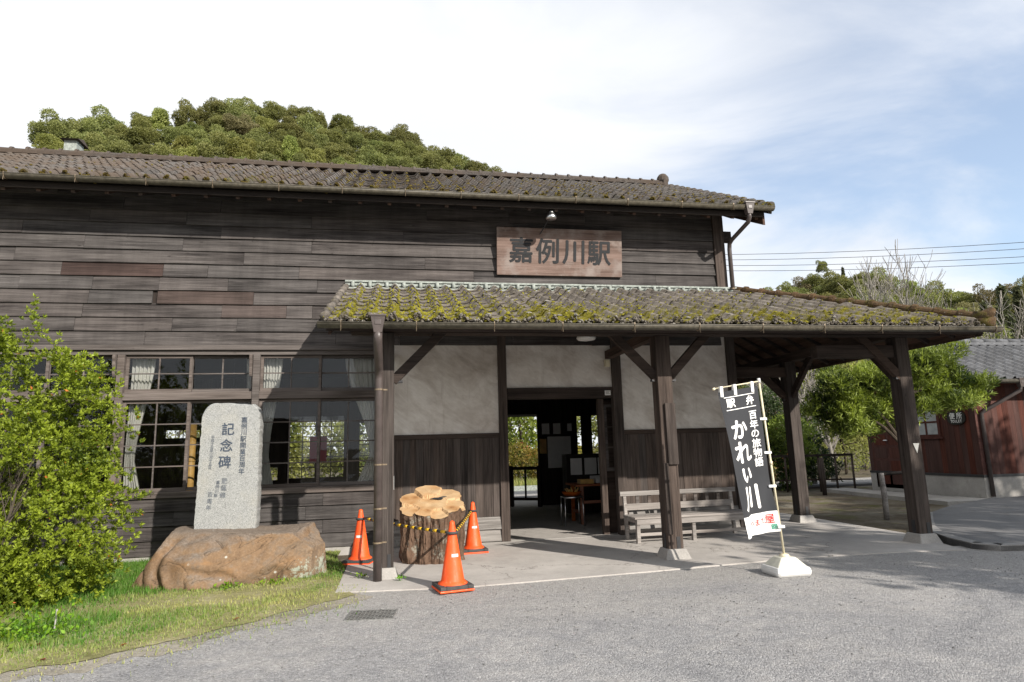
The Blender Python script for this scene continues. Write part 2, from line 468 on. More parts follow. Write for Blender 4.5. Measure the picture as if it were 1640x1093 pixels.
def _asphalt():
    t = NT('gravelly_asphalt')
    pos = t.n('ShaderNodeNewGeometry').outputs['Position']
    big = t.noise(pos, 0.8, 7, 0.68, 0.6)
    mid = t.noise(pos, 4.5, 7, 0.72)
    dust = t.noise(t.n('ShaderNodeMapping', {'Vector': pos, 'Scale': (0.45, 1.3, 1)}).outputs[0], 0.55, 7, 0.72, 1.0)
    st = t.n('ShaderNodeTexVoronoi', {'Vector': pos, 'Scale': 62.0})
    st2 = t.n('ShaderNodeTexVoronoi', {'Vector': pos, 'Scale': 140.0})
    cell = t.n('ShaderNodeSeparateColor', {0: st.outputs['Color']}).outputs[0]
    cell2 = t.n('ShaderNodeSeparateColor', {0: st2.outputs['Color']}).outputs[0]
    c = t.ramp(t.math('ADD', t.math('MULTIPLY', big, 0.62), t.math('MULTIPLY', mid, 0.42)), [(0.38, (0.200,0.200,0.210)), (0.52, (0.320,0.314,0.312)), (0.64, (0.470,0.448,0.425))])
    ys = t.n('ShaderNodeSeparateXYZ', {0: pos}).outputs[1]
    near = t.n('ShaderNodeMapRange', {'Value': ys, 'From Min': -6.2, 'From Max': -3.1, 'To Min': -0.08, 'To Max': 0.22}).outputs[0]
    c = t.mix(t.ramp(t.math('ADD', t.math('ADD', t.math('MULTIPLY', dust, 0.75), t.math('MULTIPLY', mid, 0.25)), near), [(0.50, (0,0,0)), (0.70, (0.85,0.85,0.85))]), c, (0.45,0.425,0.392))
    wet = t.noise(pos, 1.3, 6, 0.75, 1.2)
    c = t.mix(t.ramp(wet, [(0.60, (0,0,0)), (0.72, (0.5,0.5,0.5))]), c, (0.165,0.168,0.18))
    c = t.mix(0.36, c, t.ramp(cell, [(0.0, (0.065,0.065,0.07)), (0.40, (0.24,0.24,0.245)), (0.9, (0.44,0.435,0.43)), (1.0, (0.70,0.69,0.68))]))
    c = t.mix(0.26, c, t.ramp(cell2, [(0.0, (0.05,0.05,0.055)), (0.5, (0.22,0.22,0.22)), (1.0, (0.5,0.49,0.48))]))
    h = t.math('ADD', t.math('MULTIPLY', st.outputs[0], -0.6), t.math('ADD', t.math('MULTIPLY', st2.outputs[0], -0.4), t.math('MULTIPLY', mid, 0.5)))
    return t.fin(c, 0.95, t.bump(h, 0.9, 0.02), 0.15)
MAT['asphalt'] = _asphalt()

def _concrete(name, c0, c1, crack=True, stain=(0.13,0.12,0.10)):
    t = NT(name)
    pos = t.n('ShaderNodeNewGeometry').outputs['Position']
    a = t.noise(pos, 1.1, 7, 0.62, 0.3); b = t.noise(pos, 9.0, 6, 0.7)
    c = t.ramp(t.math('ADD', t.math('MULTIPLY', a, 0.75), t.math('MULTIPLY', b, 0.3)), [(0.36, c0), (0.66, c1)])
    sp = t.noise(pos, 70.0, 3, 0.7)
    c = t.mix(0.22, c, t.ramp(sp, [(0.3, tuple(x*.45 for x in c0)), (0.7, tuple(x*1.25 for x in c1))]))
    st = t.noise(pos, 2.2, 5, 0.7)
    c = t.mix(t.ramp(st, [(0.60, (0,0,0)), (0.78, (0.55,0.55,0.55))]), c, stain)
    h = t.math('ADD', t.math('MULTIPLY', b, 0.5), t.math('MULTIPLY', sp, 0.5))
    if crack:
        w = t.n('ShaderNodeTexNoise', {'Vector': pos, 'Scale': 1.7, 'Detail': 6.0, 'Roughness': 0.65}).outputs['Color']
        vv = t.n('ShaderNodeVectorMath', {0: pos, 1: w}, operation='ADD').outputs[0]
        e = t.vor(vv, 0.42, 'DISTANCE_TO_EDGE')
        k = t.ramp(e, [(0.0, (0.75,0.75,0.75)), (0.0045, (0,0,0))])
        c = t.mix(k, c, (0.07,0.06,0.05))
    return t.fin(c, 0.9, t.bump(h, 0.35, 0.008), 0.2)
MAT['slab'] = _concrete('porch_concrete', (0.30,0.282,0.262), (0.48,0.452,0.422))
MAT['concrete'] = _concrete('plain_concrete', (0.24,0.23,0.215), (0.42,0.40,0.375), False)
MAT['kerb'] = _concrete('kerb_concrete', (0.19,0.185,0.18), (0.32,0.31,0.295), False)
MAT['path'] = _concrete('path_asphalt', (0.115,0.115,0.118), (0.185,0.183,0.182), True)

def _ground():
    t = NT('garden_ground')
    pos = t.n('ShaderNodeNewGeometry').outputs['Position']
    a = t.noise(pos, 0.9, 6, 0.65); b = t.noise(pos, 8.0, 6, 0.7)
    c = t.ramp(t.math('ADD', t.math('MULTIPLY', a, 0.6), t.math('MULTIPLY', b, 0.42)), [(0.34, (0.060,0.046,0.032)), (0.50, (0.115,0.095,0.070)), (0.62, (0.165,0.150,0.118))])
    m = t.noise(pos, 1.6, 6, 0.6, 0.5)
    c = t.mix(t.ramp(m, [(0.54, (0,0,0)), (0.66, (0.7,0.7,0.7))]), c, (0.085,0.088,0.022))
    return t.fin(c, 0.95, t.bump(b, 0.8, 0.03), 0.1)
MAT['ground'] = _ground()
def _turf():
    t = NT('turf_soil')
    pos = t.n('ShaderNodeNewGeometry').outputs['Position']
    a = t.noise(pos, 1.4, 6, 0.65); b = t.noise(pos, 18.0, 6, 0.7)
    c = t.ramp(t.math('ADD', t.math('MULTIPLY', a, 0.6), t.math('MULTIPLY', b, 0.42)), [(0.36, (0.150,0.150,0.060)), (0.52, (0.27,0.250,0.125)), (0.68, (0.40,0.36,0.25))])
    return t.fin(c, 0.95, t.bump(b, 0.9, 0.03), 0.1)
MAT['turf'] = _turf()
def _soil():
    t = NT('dusty_soil')
    pos = t.n('ShaderNodeNewGeometry').outputs['Position']
    a = t.noise(pos, 2.0, 6, 0.65); b = t.noise(pos, 40.0, 5, 0.7)
    c = t.ramp(t.math('ADD', t.math('MULTIPLY', a, 0.5), t.math('MULTIPLY', b, 0.5)), [(0.36, (0.16,0.145,0.115)), (0.52, (0.30,0.275,0.23)), (0.68, (0.42,0.39,0.34))])
    return t.fin(c, 0.95, t.bump(b, 0.8, 0.02), 0.1)
MAT['soil'] = _soil()
def _granite():
    t = NT('speckled_granite')
    v = t.coord()
    s1 = t.n('ShaderNodeSeparateColor', {0: t.n('ShaderNodeTexVoronoi', {'Vector': v, 'Scale': 190.0}).outputs['Color']}).outputs[0]
    n = t.noise(v, 150.0, 3, 0.7)
    c = t.ramp(t.math('ADD', t.math('MULTIPLY', s1, 0.6), t.math('MULTIPLY', n, 0.5)), [(0.22, (0.085,0.09,0.093)), (0.38, (0.225,0.232,0.23)), (0.75, (0.33,0.338,0.33)), (0.95, (0.44,0.44,0.425))])
    big = t.noise(v, 2.5, 5, 0.6)
    c = t.mix(t.ramp(big, [(0.50, (0,0,0)), (0.75, (0.4,0.4,0.4))]), c, (0.36,0.34,0.28))
    return t.fin(c, 0.75, t.bump(t.math('ADD', s1, n), 0.4, 0.004), 0.3)
MAT['granite'] = _granite()
def _rock():
    t = NT('brown_boulder')
    v = t.coord()
    a = t.noise(v, 1.7, 9, 0.66, 0.9); b = t.noise(v, 9.0, 9, 0.74, 0.4); f = t.noise(v, 46.0, 5, 0.75)
    c = t.ramp(t.math('ADD', t.math('MULTIPLY', a, 0.62), t.math('MULTIPLY', b, 0.40)), [(0.34, (0.070,0.050,0.036)), (0.44, (0.150,0.095,0.056)), (0.52, (0.200,0.128,0.074)), (0.58, (0.165,0.125,0.092)), (0.66, (0.255,0.178,0.110)), (0.76, (0.33,0.27,0.21))])
    c = t.mix(0.28, c, t.ramp(f, [(0.30, (0.050,0.036,0.026)), (0.52, (0.20,0.135,0.085)), (0.75, (0.42,0.32,0.22))]))
    ys = t.noise(t.rot_scale(v, (0, 0.2, 0), (2.0, 2.5, 6.0)), 1.0, 8, 0.7, 0.6)
    c = t.mix(t.ramp(ys, [(0.56, (0,0,0)), (0.66, (0.55,0.55,0.55))]), c, (0.26,0.145,0.066))
    s = t.n('ShaderNodeSeparateXYZ', {0: v})
    up = t.n('ShaderNodeSeparateXYZ', {0: t.n('ShaderNodeNewGeometry').outputs['Normal']}).outputs[2]
    c = t.mix(t.ramp(t.math('ADD', up, t.math('MULTIPLY', t.math('SUBTRACT', b, 0.5), 1.4)), [(0.45, (0,0,0)), (0.9, (0.75,0.75,0.75))]), c, t.ramp(f, [(0.35, (0.11,0.092,0.078)), (0.65, (0.23,0.20,0.17))]))
    lz = t.math('SUBTRACT', t.math('MULTIPLY', s.outputs[0], 0.34), t.math('MULTIPLY', s.outputs[2], 0.8))
    lm = t.math('ADD', lz, t.math('MULTIPLY', t.math('SUBTRACT', t.noise(v, 8.0, 9, 0.8), 0.5), 2.0))
    c = t.mix(t.ramp(lm, [(0.24, (0,0,0)), (0.32, (0.8,0.8,0.8))]), c, (0.33,0.37,0.31))
    d = t.vor(v, 9.0)
    gate = t.ramp(t.noise(v, 1.6, 2), [(0.50, (0,0,0)), (0.56, (0.9,0.9,0.9))])
    c = t.mix(t.mix(1.0, t.ramp(d, [(0.0, (1,1,1)), (0.10, (1,1,1)), (0.14, (0,0,0))]), gate, 'MULTIPLY'), c, (0.40,0.40,0.36))
    cr = t.noise(t.rot_scale(v, (0.2, 0.4, 0), (1.0, 1.5, 2.0)), 1.0, 4, 0.5, 0.8)
    ln = t.math('ABSOLUTE', t.math('SUBTRACT', cr, 0.5))
    c = t.mix(t.ramp(ln, [(0.0, (0.6,0.6,0.6)), (0.004, (0.2,0.2,0.2)), (0.008, (0,0,0))]), c, (0.035,0.024,0.017))
    h = t.math('ADD', t.math('MULTIPLY', b, 0.6), t.math('ADD', t.math('MULTIPLY', f, 0.25), t.math('MULTIPLY', t.math('MINIMUM', ln, 0.03), 8.0)))
    return t.fin(c, 0.9, t.bump(h, 0.7, 0.03), 0.2)
MAT['rock'] = _rock()
def _bark(name, c0, c1, sc=1.0, lichen=None):
    t = NT(name)
    v = t.coord((14*sc, 14*sc, 2.2*sc), rand=3.0)
    a = t.noise(v, 1.0, 8, 0.65, 0.6); b = t.noise(t.coord((60*sc, 60*sc, 12*sc)), 1.0, 5, 0.65)
    f = t.math('ADD', t.math('MULTIPLY', a, 0.7), t.math('MULTIPLY', b, 0.3))
    c = t.ramp(f, [(0.32, c0), (0.68, c1)])
    if lichen:
        l = t.noise(t.coord((3,3,3)), 2.2, 7, 0.75)
        c = t.mix(t.ramp(l, [(0.56, (0,0,0)), (0.66, (0.7,0.7,0.7))]), c, lichen)
    return t.fin(c, 0.92, t.bump(f, 1.0, 0.03), 0.15)
MAT['bark'] = _bark('rough_bark', (0.035,0.022,0.015), (0.175,0.110,0.075), 1.0, (0.30,0.30,0.25))
MAT['bark_grey'] = _bark('grey_bark', (0.12,0.11,0.095), (0.36,0.335,0.30), 0.6)
MAT['twig'] = _bark('brown_twig', (0.045,0.036,0.028), (0.13,0.11,0.09), 0.6)
MAT['bark_dark'] = _bark('dark_bark', (0.030,0.023,0.018), (0.10,0.08,0.06), 0.8)
def _cut():
    t = NT('sawn_end_grain')
    seam = t.n('ShaderNodeAttribute', attribute_name='tint').outputs['Fac']
    v = t.coord(rand=2.0)
    w = t.n('ShaderNodeTexNoise', {'Vector': v, 'Scale': 4.0, 'Detail': 5.0}).outputs['Color']
    vv = t.n('ShaderNodeVectorMath', {0: v, 1: t.n('ShaderNodeVectorMath', {0: w, 1: (0.10,0.10,0)}, operation='MULTIPLY').outputs[0]}, operation='ADD').outputs[0]
    e = t.vor(vv, 4.2)
    ring = t.math('SINE', t.math('MULTIPLY', e, 150.0))
    c = t.ramp(t.math('ADD', t.math('MULTIPLY', e, 1.2), t.math('MULTIPLY', ring, 0.11)), [(0.0, (0.22,0.11,0.045)), (0.15, (0.36,0.195,0.085)), (0.4, (0.45,0.275,0.135)), (0.8, (0.50,0.36,0.21))])
    n = t.noise(v, 3.0, 6, 0.65)
    c = t.mix(t.ramp(n, [(0.42, (0,0,0)), (0.72, (0.55,0.55,0.55))]), c, (0.30,0.15,0.06))
    c = t.mix(t.ramp(seam, [(0.0, (0.5,0.5,0.5)), (0.02, (0.25,0.25,0.25)), (0.05, (0,0,0))]), c, (0.16,0.085,0.04))
    c = t.mix(t.ramp(t.math('ADD', seam, t.math('MULTIPLY', t.math('SUBTRACT', n, .5), .3)), [(0.05, (0.45,0.45,0.45)), (0.25, (0,0,0))]), c, (0.50,0.34,0.19))
    gr = t.math('SINE', t.math('MULTIPLY', seam, 95.0))
    c = t.mix(t.ramp(gr, [(0.55, (0,0,0)), (1.0, (0.35,0.35,0.35))]), c, (0.20,0.10,0.04))
    saw = t.noise(t.n('ShaderNodeMapping', {'Vector': v, 'Rotation': (0,0,0.5), 'Scale': (90, 4, 1)}).outputs[0], 1.0, 2)
    return t.fin(c, 0.8, t.bump(saw, 0.3, 0.004), 0.2)
MAT['cut'] = _cut()
def _glass():
    t = NT('window_glass')
    tr = t.n('ShaderNodeBsdfTransparent', {'Color': (0.95,0.965,0.96,1)})
    pos = t.n('ShaderNodeNewGeometry').outputs['Position']
    gl = t.n('ShaderNodeBsdfGlossy', {'Color': (0.9,0.93,0.95,1), 'Roughness': 0.015})
    fr = t.n('ShaderNodeFresnel', {'IOR': 1.5})
    mx = t.n('ShaderNodeMixShader', {0: t.math('MULTIPLY', fr.outputs[0], 1.1)})
    t.t.links.new(tr.outputs[0], mx.inputs[1]); t.t.links.new(gl.outputs[0], mx.inputs[2])
    t.t.links.new(mx.outputs[0], t.o.inputs[0])
    return t.m
MAT['glass'] = _glass()
def _frost():
    t = NT('frosted_glass')
    n = t.noise(t.coord(), 9.0, 4)
    return t.fin(t.ramp(n, [(0.3, (0.30,0.32,0.33)), (0.7, (0.42,0.44,0.45))]), 0.22, None, 0.5)
MAT['frost'] = _frost()
def _cloth(name, col, trans=0.25):
    t = NT(name)
    wv = t.n('ShaderNodeTexWave', {'Vector': t.coord(), 'Scale': 260.0, 'Distortion': 0.5}).outputs[0]
    n = t.noise(t.coord(), 2.5, 4)
    c = t.mix(t.ramp(n, [(0.3, (0,0,0)), (0.7, (1,1,1))]), tuple(x*.86 for x in col), col)
    t.fin(c, 0.9, t.bump(wv, 0.15, 0.002), 0.1)
    tr = t.n('ShaderNodeBsdfTranslucent', {'Color': (*col, 1)})
    mx = t.n('ShaderNodeMixShader', {0: trans})
    t.t.links.new(t.b.outputs[0], mx.inputs[1]); t.t.links.new(tr.outputs[0], mx.inputs[2])
    t.t.links.new(mx.outputs[0], t.o.inputs[0])
    return t.m
MAT['curtain'] = _cloth('curtain_cloth', (0.80,0.79,0.74), 0.3)
MAT['pink'] = _cloth('pink_poster', (0.72,0.13,0.24), 0.6)
MAT['banner'] = _cloth('banner_charcoal', (0.055,0.057,0.062), 0.12)
MAT['leaf_azalea'] = m_leaf('azalea_leaf', (0.040,0.078,0.008), (0.330,0.450,0.042), (0.65,0.26,0.05), 0.30)
MAT['leaf_maki'] = m_leaf('podocarp_leaf', (0.016,0.032,0.007), (0.290,0.335,0.060), None, 0.28)
MAT['leaf_hill'] = m_leaf('hill_leaf', (0.100,0.115,0.036), (0.300,0.305,0.105), None, 0.4, 0.6, 0.9)
MAT['leaf_hill_light'] = m_leaf('hill_leaf_light', (0.160,0.185,0.050), (0.380,0.395,0.125), None, 0.4, 0.6, 1.0)
MAT['leaf_hill_brown'] = m_leaf('hill_leaf_brown', (0.145,0.135,0.065), (0.300,0.275,0.130), None, 0.35, 0.6, 1.0)
MAT['leaf_bamboo'] = m_leaf('bamboo_leaf', (0.050,0.075,0.010), (0.240,0.250,0.045), None, 0.4)
MAT['leaf_hedge'] = m_leaf('hedge_leaf', (0.080,0.090,0.012), (0.300,0.250,0.050), (0.45,0.16,0.06), 0.35)
MAT['leaf_dark'] = m_leaf('dark_leaf', (0.016,0.034,0.010), (0.070,0.120,0.030), None, 0.25)
MAT['leaf_red'] = m_leaf('maple_leaf', (0.20,0.06,0.03), (0.48,0.20,0.10), None, 0.4)
MAT['leaf_cedar'] = m_leaf('cedar_leaf', (0.060,0.075,0.040), (0.170,0.185,0.090), None, 0.25)
MAT['grass'] = m_leaf('grass_blade', (0.085,0.190,0.022), (0.420,0.400,0.150), None, 0.4)
MAT['weed'] = m_leaf('weed_leaf', (0.060,0.140,0.010), (0.24,0.40,0.03), None, 0.4)
R = random.Random(7)
NR = np.random.default_rng(11)

# ------------------------------------------------------------------ the ground
structure(part('ground', MAT['ground'], None, lambda m: m.add([(-1500,-1500,-0.075),(1500,-1500,-0.075),(1500,1500,-0.075),(-1500,1500,-0.075)], [(0,1,2,3)])))
def sheet(name, mat, pts, z, thick=0.0):
    m = MB()
    n = len(pts)
    if thick:
        m.add([(x,y,z) for x,y in pts] + [(x,y,z-thick) for x,y in pts],
              [tuple(range(n))] + [(i, i+n, (i+1) % n + n, (i+1) % n) for i in range(n)])
    else:
        m.add([(x,y,z) for x,y in pts], [tuple(range(n))])
    return structure(m.build(name, mat))
# forecourt of worn, gravelly asphalt with a gently uneven surface
def uneven(name, mat, x0, x1, y0, y1, st, z, amp):
    nx, ny = int((x1-x0)/st)+1, int((y1-y0)/st)+1
    xs, ys = np.meshgrid(np.linspace(x0,x1,nx), np.linspace(y0,y1,ny))
    zs = np.array([[(0.0 if math.hypot(x, y+4.06) < .55 else 1.0)*noise.noise((x*0.35, y*0.35, 1.0))*amp + (0.0 if math.hypot(x, y+4.06) < .55 else 1.0)*noise.noise((x*1.7, y*1.7, 4.0))*amp*0.3 for x, y in zip(a, b)] for a, b in zip(xs, ys)])
    v = np.stack([xs, ys, zs + z], -1).reshape(-1, 3)
    idx = np.arange(nx*ny).reshape(ny, nx)
    f = np.stack([idx[:-1,:-1], idx[:-1,1:], idx[1:,1:], idx[1:,:-1]], -1).reshape(-1, 4)
    me = np_mesh(name, v, f)
    return structure(obj(name, me, mat, None, True))
uneven('forecourt', MAT['asphalt'], -14, 26, -30, -2.6, 0.2, -0.013, 0.006)
# porch slab: a thin concrete apron that reaches into the waiting room
slab_pts = [(-0.42,-3.02),(0.3,-3.10),(0.95,-3.17),(1.8,-3.10),(3.2,-2.98),(4.4,-2.84),(5.3,-2.74),(6.6,-2.80),(7.45,-2.92),(7.52,-2.6),(7.74,-1.95),(7.9,-1.4),(7.92,1.2),(7.85,5.0),(7.8,8.6),(0.0,8.6),(-0.02,0.06),(-0.42,0.06)]
sheet('porch_floor', MAT['slab'], slab_pts, 0.0, 0.06)
sheet('platform', MAT['path'], [(-20,8.6),(24,8.6),(24,9.3),(-20,9.3)], -0.004, 0.06)
# raised curved path to the right with its kerb
path_in = [(8.42,-1.2),(7.98,-1.80),(7.74,-2.35),(7.60,-2.85),(7.76,-3.12),(8.3,-3.2),(9.5,-3.16),(11,-3.0),(14,-2.6),(20,-1.9),(20,3.0),(13.2,2.2),(11.3,1.25),(9.6,0.1)]
sheet('footpath', MAT['path'], path_in, 0.052, 0.1)
kerb = structure(bpy.data.objects.new('kerb', None)); COL.objects.link(kerb)
kp = [(9.9,0.42),(9.6,0.1),(9.0,-0.55),(8.42,-1.2),(7.98,-1.80),(7.74,-2.35),(7.60,-2.85),(7.76,-3.12),(8.3,-3.2),(9.5,-3.16),(11,-3.0),(12.5,-2.8),(14,-2.6)]
for a, b in zip(kp[:-1], kp[1:]):
    A, B = Vector((*a, 0)), Vector((*b, 0)); d = (B-A).normalized(); nrm = Vector((d.y, -d.x, 0))
    if True:
        q = [A, B, B-nrm*0.16, A-nrm*0.16]
        e = 0.004
        q = [A+d*e, B-d*e, B-d*e-nrm*0.15, A+d*e-nrm*0.15]
        m = MB(); m.add([(p.x,p.y,-0.08) for p in q] + [(p.x,p.y,0.066) for p in q], [(3,2,1,0),(4,5,6,7),(0,1,5,4),(1,2,6,5),(2,3,7,6),(3,0,4,7)])
        m.build('kerb_stone', MAT['kerb'], kerb)
# toilet forecourt slab
sheet('toilet_apron', MAT['concrete'], [(12.2,2.25),(22,1.4),(22,3.2),(13.3,3.2),(13.3,7.0),(12.6,7.0)], 0.02, 0.1)
# grass verge under the bush and round the boulder
turf_pts = [(-14,-5.6),(-4.2,-5.15),(-2.5,-4.98),(-1.95,-4.76),(-1.35,-4.26),(-0.62,-3.58),(-0.20,-3.18),(-0.42,-2.5),(-0.44,-1.5),(-0.62,-0.75),(-0.62,-0.06),(-14,-0.06)]
def edge_d(x, y): return 0 if y < -3.0 else 1
def ragged(pts, i0, i1, amp, step=.05):
    out = []
    for i, p in enumerate(pts):
        out.append(p)
        if i0 <= i < i1:
            q = pts[i+1]; L = math.hypot(q[0]-p[0], q[1]-p[1]); k = int(L/step)
            for j in range(1, k):
                x = p[0]+(q[0]-p[0])*j/k; y = p[1]+(q[1]-p[1])*j/k
                a = noise.noise((x*3.1, y*3.1, 5))*amp + noise.noise((x*11, y*11, 2))*amp*.5
                out.append((x-(q[1]-p[1])/L*a, y+(q[0]-p[0])/L*a))
    return out
turf_core = turf_pts
turf_pts = ragged(turf_pts, 1, 8, .10)
soil_pts = ragged([(x+(.16 if 0 < i < 7 else 0), y-(.17 if i < 7 else 0)) for i, (x, y) in enumerate(turf_core)], 0, 7, .16, .04)
structure(MB().add([(x, y, -.0105) for x, y in soil_pts], [tuple(range(len(soil_pts)))]).build('verge_soil', MAT['soil']))
m = MB()
n = len(turf_pts)
structure(m.add([(x,y,-0.004) for i,(x,y) in enumerate(turf_pts)], [tuple(range(n))]).build('grass_verge', MAT['turf']))

def inside(x, y, poly):
    c = False; j = len(poly)-1
    for i in range(len(poly)):
        xi, yi = poly[i]; xj, yj = poly[j]
        if (yi > y) != (yj > y) and x < (xj-xi)*(y-yi)/(yj-yi)+xi: c = not c
        j = i
    return c
def edge_dist(x, y, poly):
    best = 9e9
    for i in range(len(poly)):
        ax, ay = poly[i]; bx, by = poly[(i+1) % len(poly)]
        dx, dy = bx-ax, by-ay; L = dx*dx+dy*dy
        t = max(0, min(1, ((x-ax)*dx+(y-ay)*dy)/L)) if L else 0
        best = min(best, math.hypot(x-ax-t*dx, y-ay-t*dy))
    return best
def blades(name, pts, h0, h1, mat, w=0.006, lean=0.6, tint=(0,1), seed=3):
    """grass blades: one thin bent triangle pair each"""
    r = np.random.default_rng(seed)
    pts = np.asarray(pts); n = len(pts)
    a = r.uniform(0, 2*np.pi, n); h = r.uniform(h0, h1, n)*pts[:, 3]; ln = r.uniform(0.1, lean, n)*h
    dx, dy = np.cos(a), np.sin(a)
    ww = w*(0.6+0.8*r.random(n))
    base = pts[:, :3]
    side = np.stack([-dy*ww, dx*ww, np.zeros(n)], -1)
    mid = base + np.stack([dx*ln*.35, dy*ln*.35, h*.6], -1)
    tip = base + np.stack([dx*ln, dy*ln, h], -1)
    v = np.stack([base-side, base+side, mid+side*.7, mid-side*.7, tip], 1).reshape(-1, 3)
    k = np.arange(n)[:, None]*5
    f = np.concatenate([k+np.array([[0,1,2]]), k+np.array([[0,2,3]]), k+np.array([[3,2,4]])], 0)
    me = np_mesh(name, v, f)
    ti = np.clip(pts[:, 4] + r.uniform(-.25, .25, n), tint[0], tint[1])
    add_tint(me, np.concatenate([ti, ti, ti]), 3)
    return stuff(obj(name, me, mat))
gp = []
while len(gp) < 85000:
    x = R.uniform(-6.5, -0.1); y = R.uniform(-5.3, -0.1)
    if not inside(x, y, turf_core):
        if y > -2.7 or R.random() > .7 or edge_dist(x, y, turf_core[:8]) > .02+abs(R.gauss(0,.24)): continue
    d = edge_dist(x, y, turf_core[:8])
    nn = noise.noise((x*1.1, y*1.1, 0))*.5 + noise.noise((x*4, y*4, 2))*.3
    if d < 0.45 and R.random() > 0.25 + d*1.6 + nn: continue
    if nn < -0.32 and R.random() < .6: continue
    dry = 0.32 - nn*1.0 + (0.28 if d < .45 else 0) - (0.35 if (x < -2.3 and y > -4.2) else 0)
    lush = 1.0 + (0.9 if (x < -2.3 and y > -4.4) else 0) * max(0, .6+nn)
    gp.append((x, y, -0.006, (0.55 + min(d, .5)) * lush, max(0, min(1, dry))))
g = blades('grass', gp, 0.012, 0.045, MAT['grass'], .0034, .9)
g['label'] = 'short green and straw grass of the verge before the boulder'; g['category'] = 'grass'
# loose gravel on the forecourt
gv = []; gf = []; gt = []
ico = [(0,0,1),(.9,0,.2),(.28,.85,.2),(-.72,.53,.2),(-.72,-.53,.2),(.28,-.85,.2),(0,0,-.5)]
icf = [(0,1,2),(0,2,3),(0,3,4),(0,4,5),(0,5,1),(6,2,1),(6,3,2),(6,4,3),(6,5,4),(6,1,5)]
for i in range(6500):
    x = R.uniform(-5, 9); y = -3.3 - abs(R.gauss(0, 1.9))
    if y < -8.5 or inside(x, y, turf_pts) or inside(x, y, path_in): continue
    if noise.noise((x*.8, y*.8, 9)) < R.uniform(-.5, .3): continue
    s = 0.0035 + 0.008*R.random()**3
    rz = R.uniform(0, 6.3); c_, s_ = math.cos(rz), math.sin(rz); q = R.uniform(.6, 1.2)
    o = len(gv)
    for (a, b, c) in ico: gv.append((x+s*(a*c_-b*s_*q), y+s*(a*s_+b*c_*q), -0.008+s*c*.8))
    gf += [tuple(k+o for k in f) for f in icf]; gt += [R.random()]*10
me = np_mesh('gravel', gv, gf); add_tint(me, gt, 3)
MAT['pebble'] = _moss('pebble', (0.20,0.20,0.20), (0.33,0.325,0.32), (0.55,0.54,0.52))
g = stuff(obj('gravel', me, MAT['pebble']))
g['label'] = 'loose grey gravel scattered over the forecourt'; g['category'] = 'gravel'
# fallen leaves
for i, (x, y) in enumerate([(-2.35,-4.75),(-1.9,-4.5),(-2.9,-4.6),(-3.1,-4.9),(-1.2,-3.9),(-2.6,-4.3)]):
    a = R.uniform(0, 6); m = MB()
    pts = [(-.03,0),(-.012,.014),(.015,.013),(.032,0),(.012,-.014),(-.014,-.012)]
    m.add([(u*math.cos(a)-v*math.sin(a), u*math.sin(a)+v*math.cos(a), .006*math.sin(u*90+a)+.004*abs(v)*60) for u, v in pts], [(0,1,2,3),(0,3,4,5)])
    o = m.build('fallen_leaf', MAT['leaf_red']); o.location = (x, y, 0.006)
    tag(o, 'small dry orange leaf lying on the grass verge', 'leaf', 'fallen leaves on the grass verge')
# ------------------------------------------------------------------ the station building
ST = thing('station_building', 'long weathered wooden station house with mossy tiled roofs and an open porch', 'building')
XL, XR, YB = -9.2, 6.05, 5.9     # left end (out of frame), right wall, back wall

def board_x(parent, x0, x1, zb, h, y, mat, proud=0.0, seed=0):
    """one lapped siding board, thick lower edge proud of the board below"""
    r = random.Random(seed*7919+int(x0*100)+int(zb*1000))
    n = max(2, int((x1-x0)/0.7)); vs = []; fs = []
    for i in range(n+1):
        x = x0 + (x1-x0)*i/n + (0.002 if i == 0 else -0.002 if i == n else 0)
        jz = r.uniform(-.004, .004); jy = r.uniform(-.004, .005) - proud
        yb = y-0.036+jy; yt = y-0.007+jy
        vs += [(x, y+0.01, zb+jz), (x, yb, zb+jz), (x, yt, zb+h+0.012), (x, y+0.01, zb+h+0.012)]
    for i in range(n):
        a, b = i*4, i*4+4
        fs += [(a+0,a+1,b+1,b+0),(a+1,a+2,b+2,b+1),(a+2,a+3,b+3,b+2),(a+3,a+0,b+0,b+3)]
    fs += [(3,2,1,0), tuple(n*4+k for k in (0,1,2,3))]
    return MB().add(vs, fs).build('board', mat, parent)

# core walls behind the boards (real thickness, openings left free)
core = MAT['dark_wood']
def wall_box(name, x0, x1, y0, y1, z0, z1, mat=core): return part(name, mat, ST, lambda m: m.box(x0,x1,y0,y1,z0,z1))
front = part('wall', core, ST, lambda m: (m.box(XL,6.05,0.012,0.11,3.0,5.75), m.box(XL,0.0,0.012,0.11,-0.05,0.86)))
part('wall', core, ST, lambda m: (m.box(5.98,6.05,0.11,YB,-0.05,5.75), m.box(XL,XL+.1,0.11,YB,-0.05,5.75)))
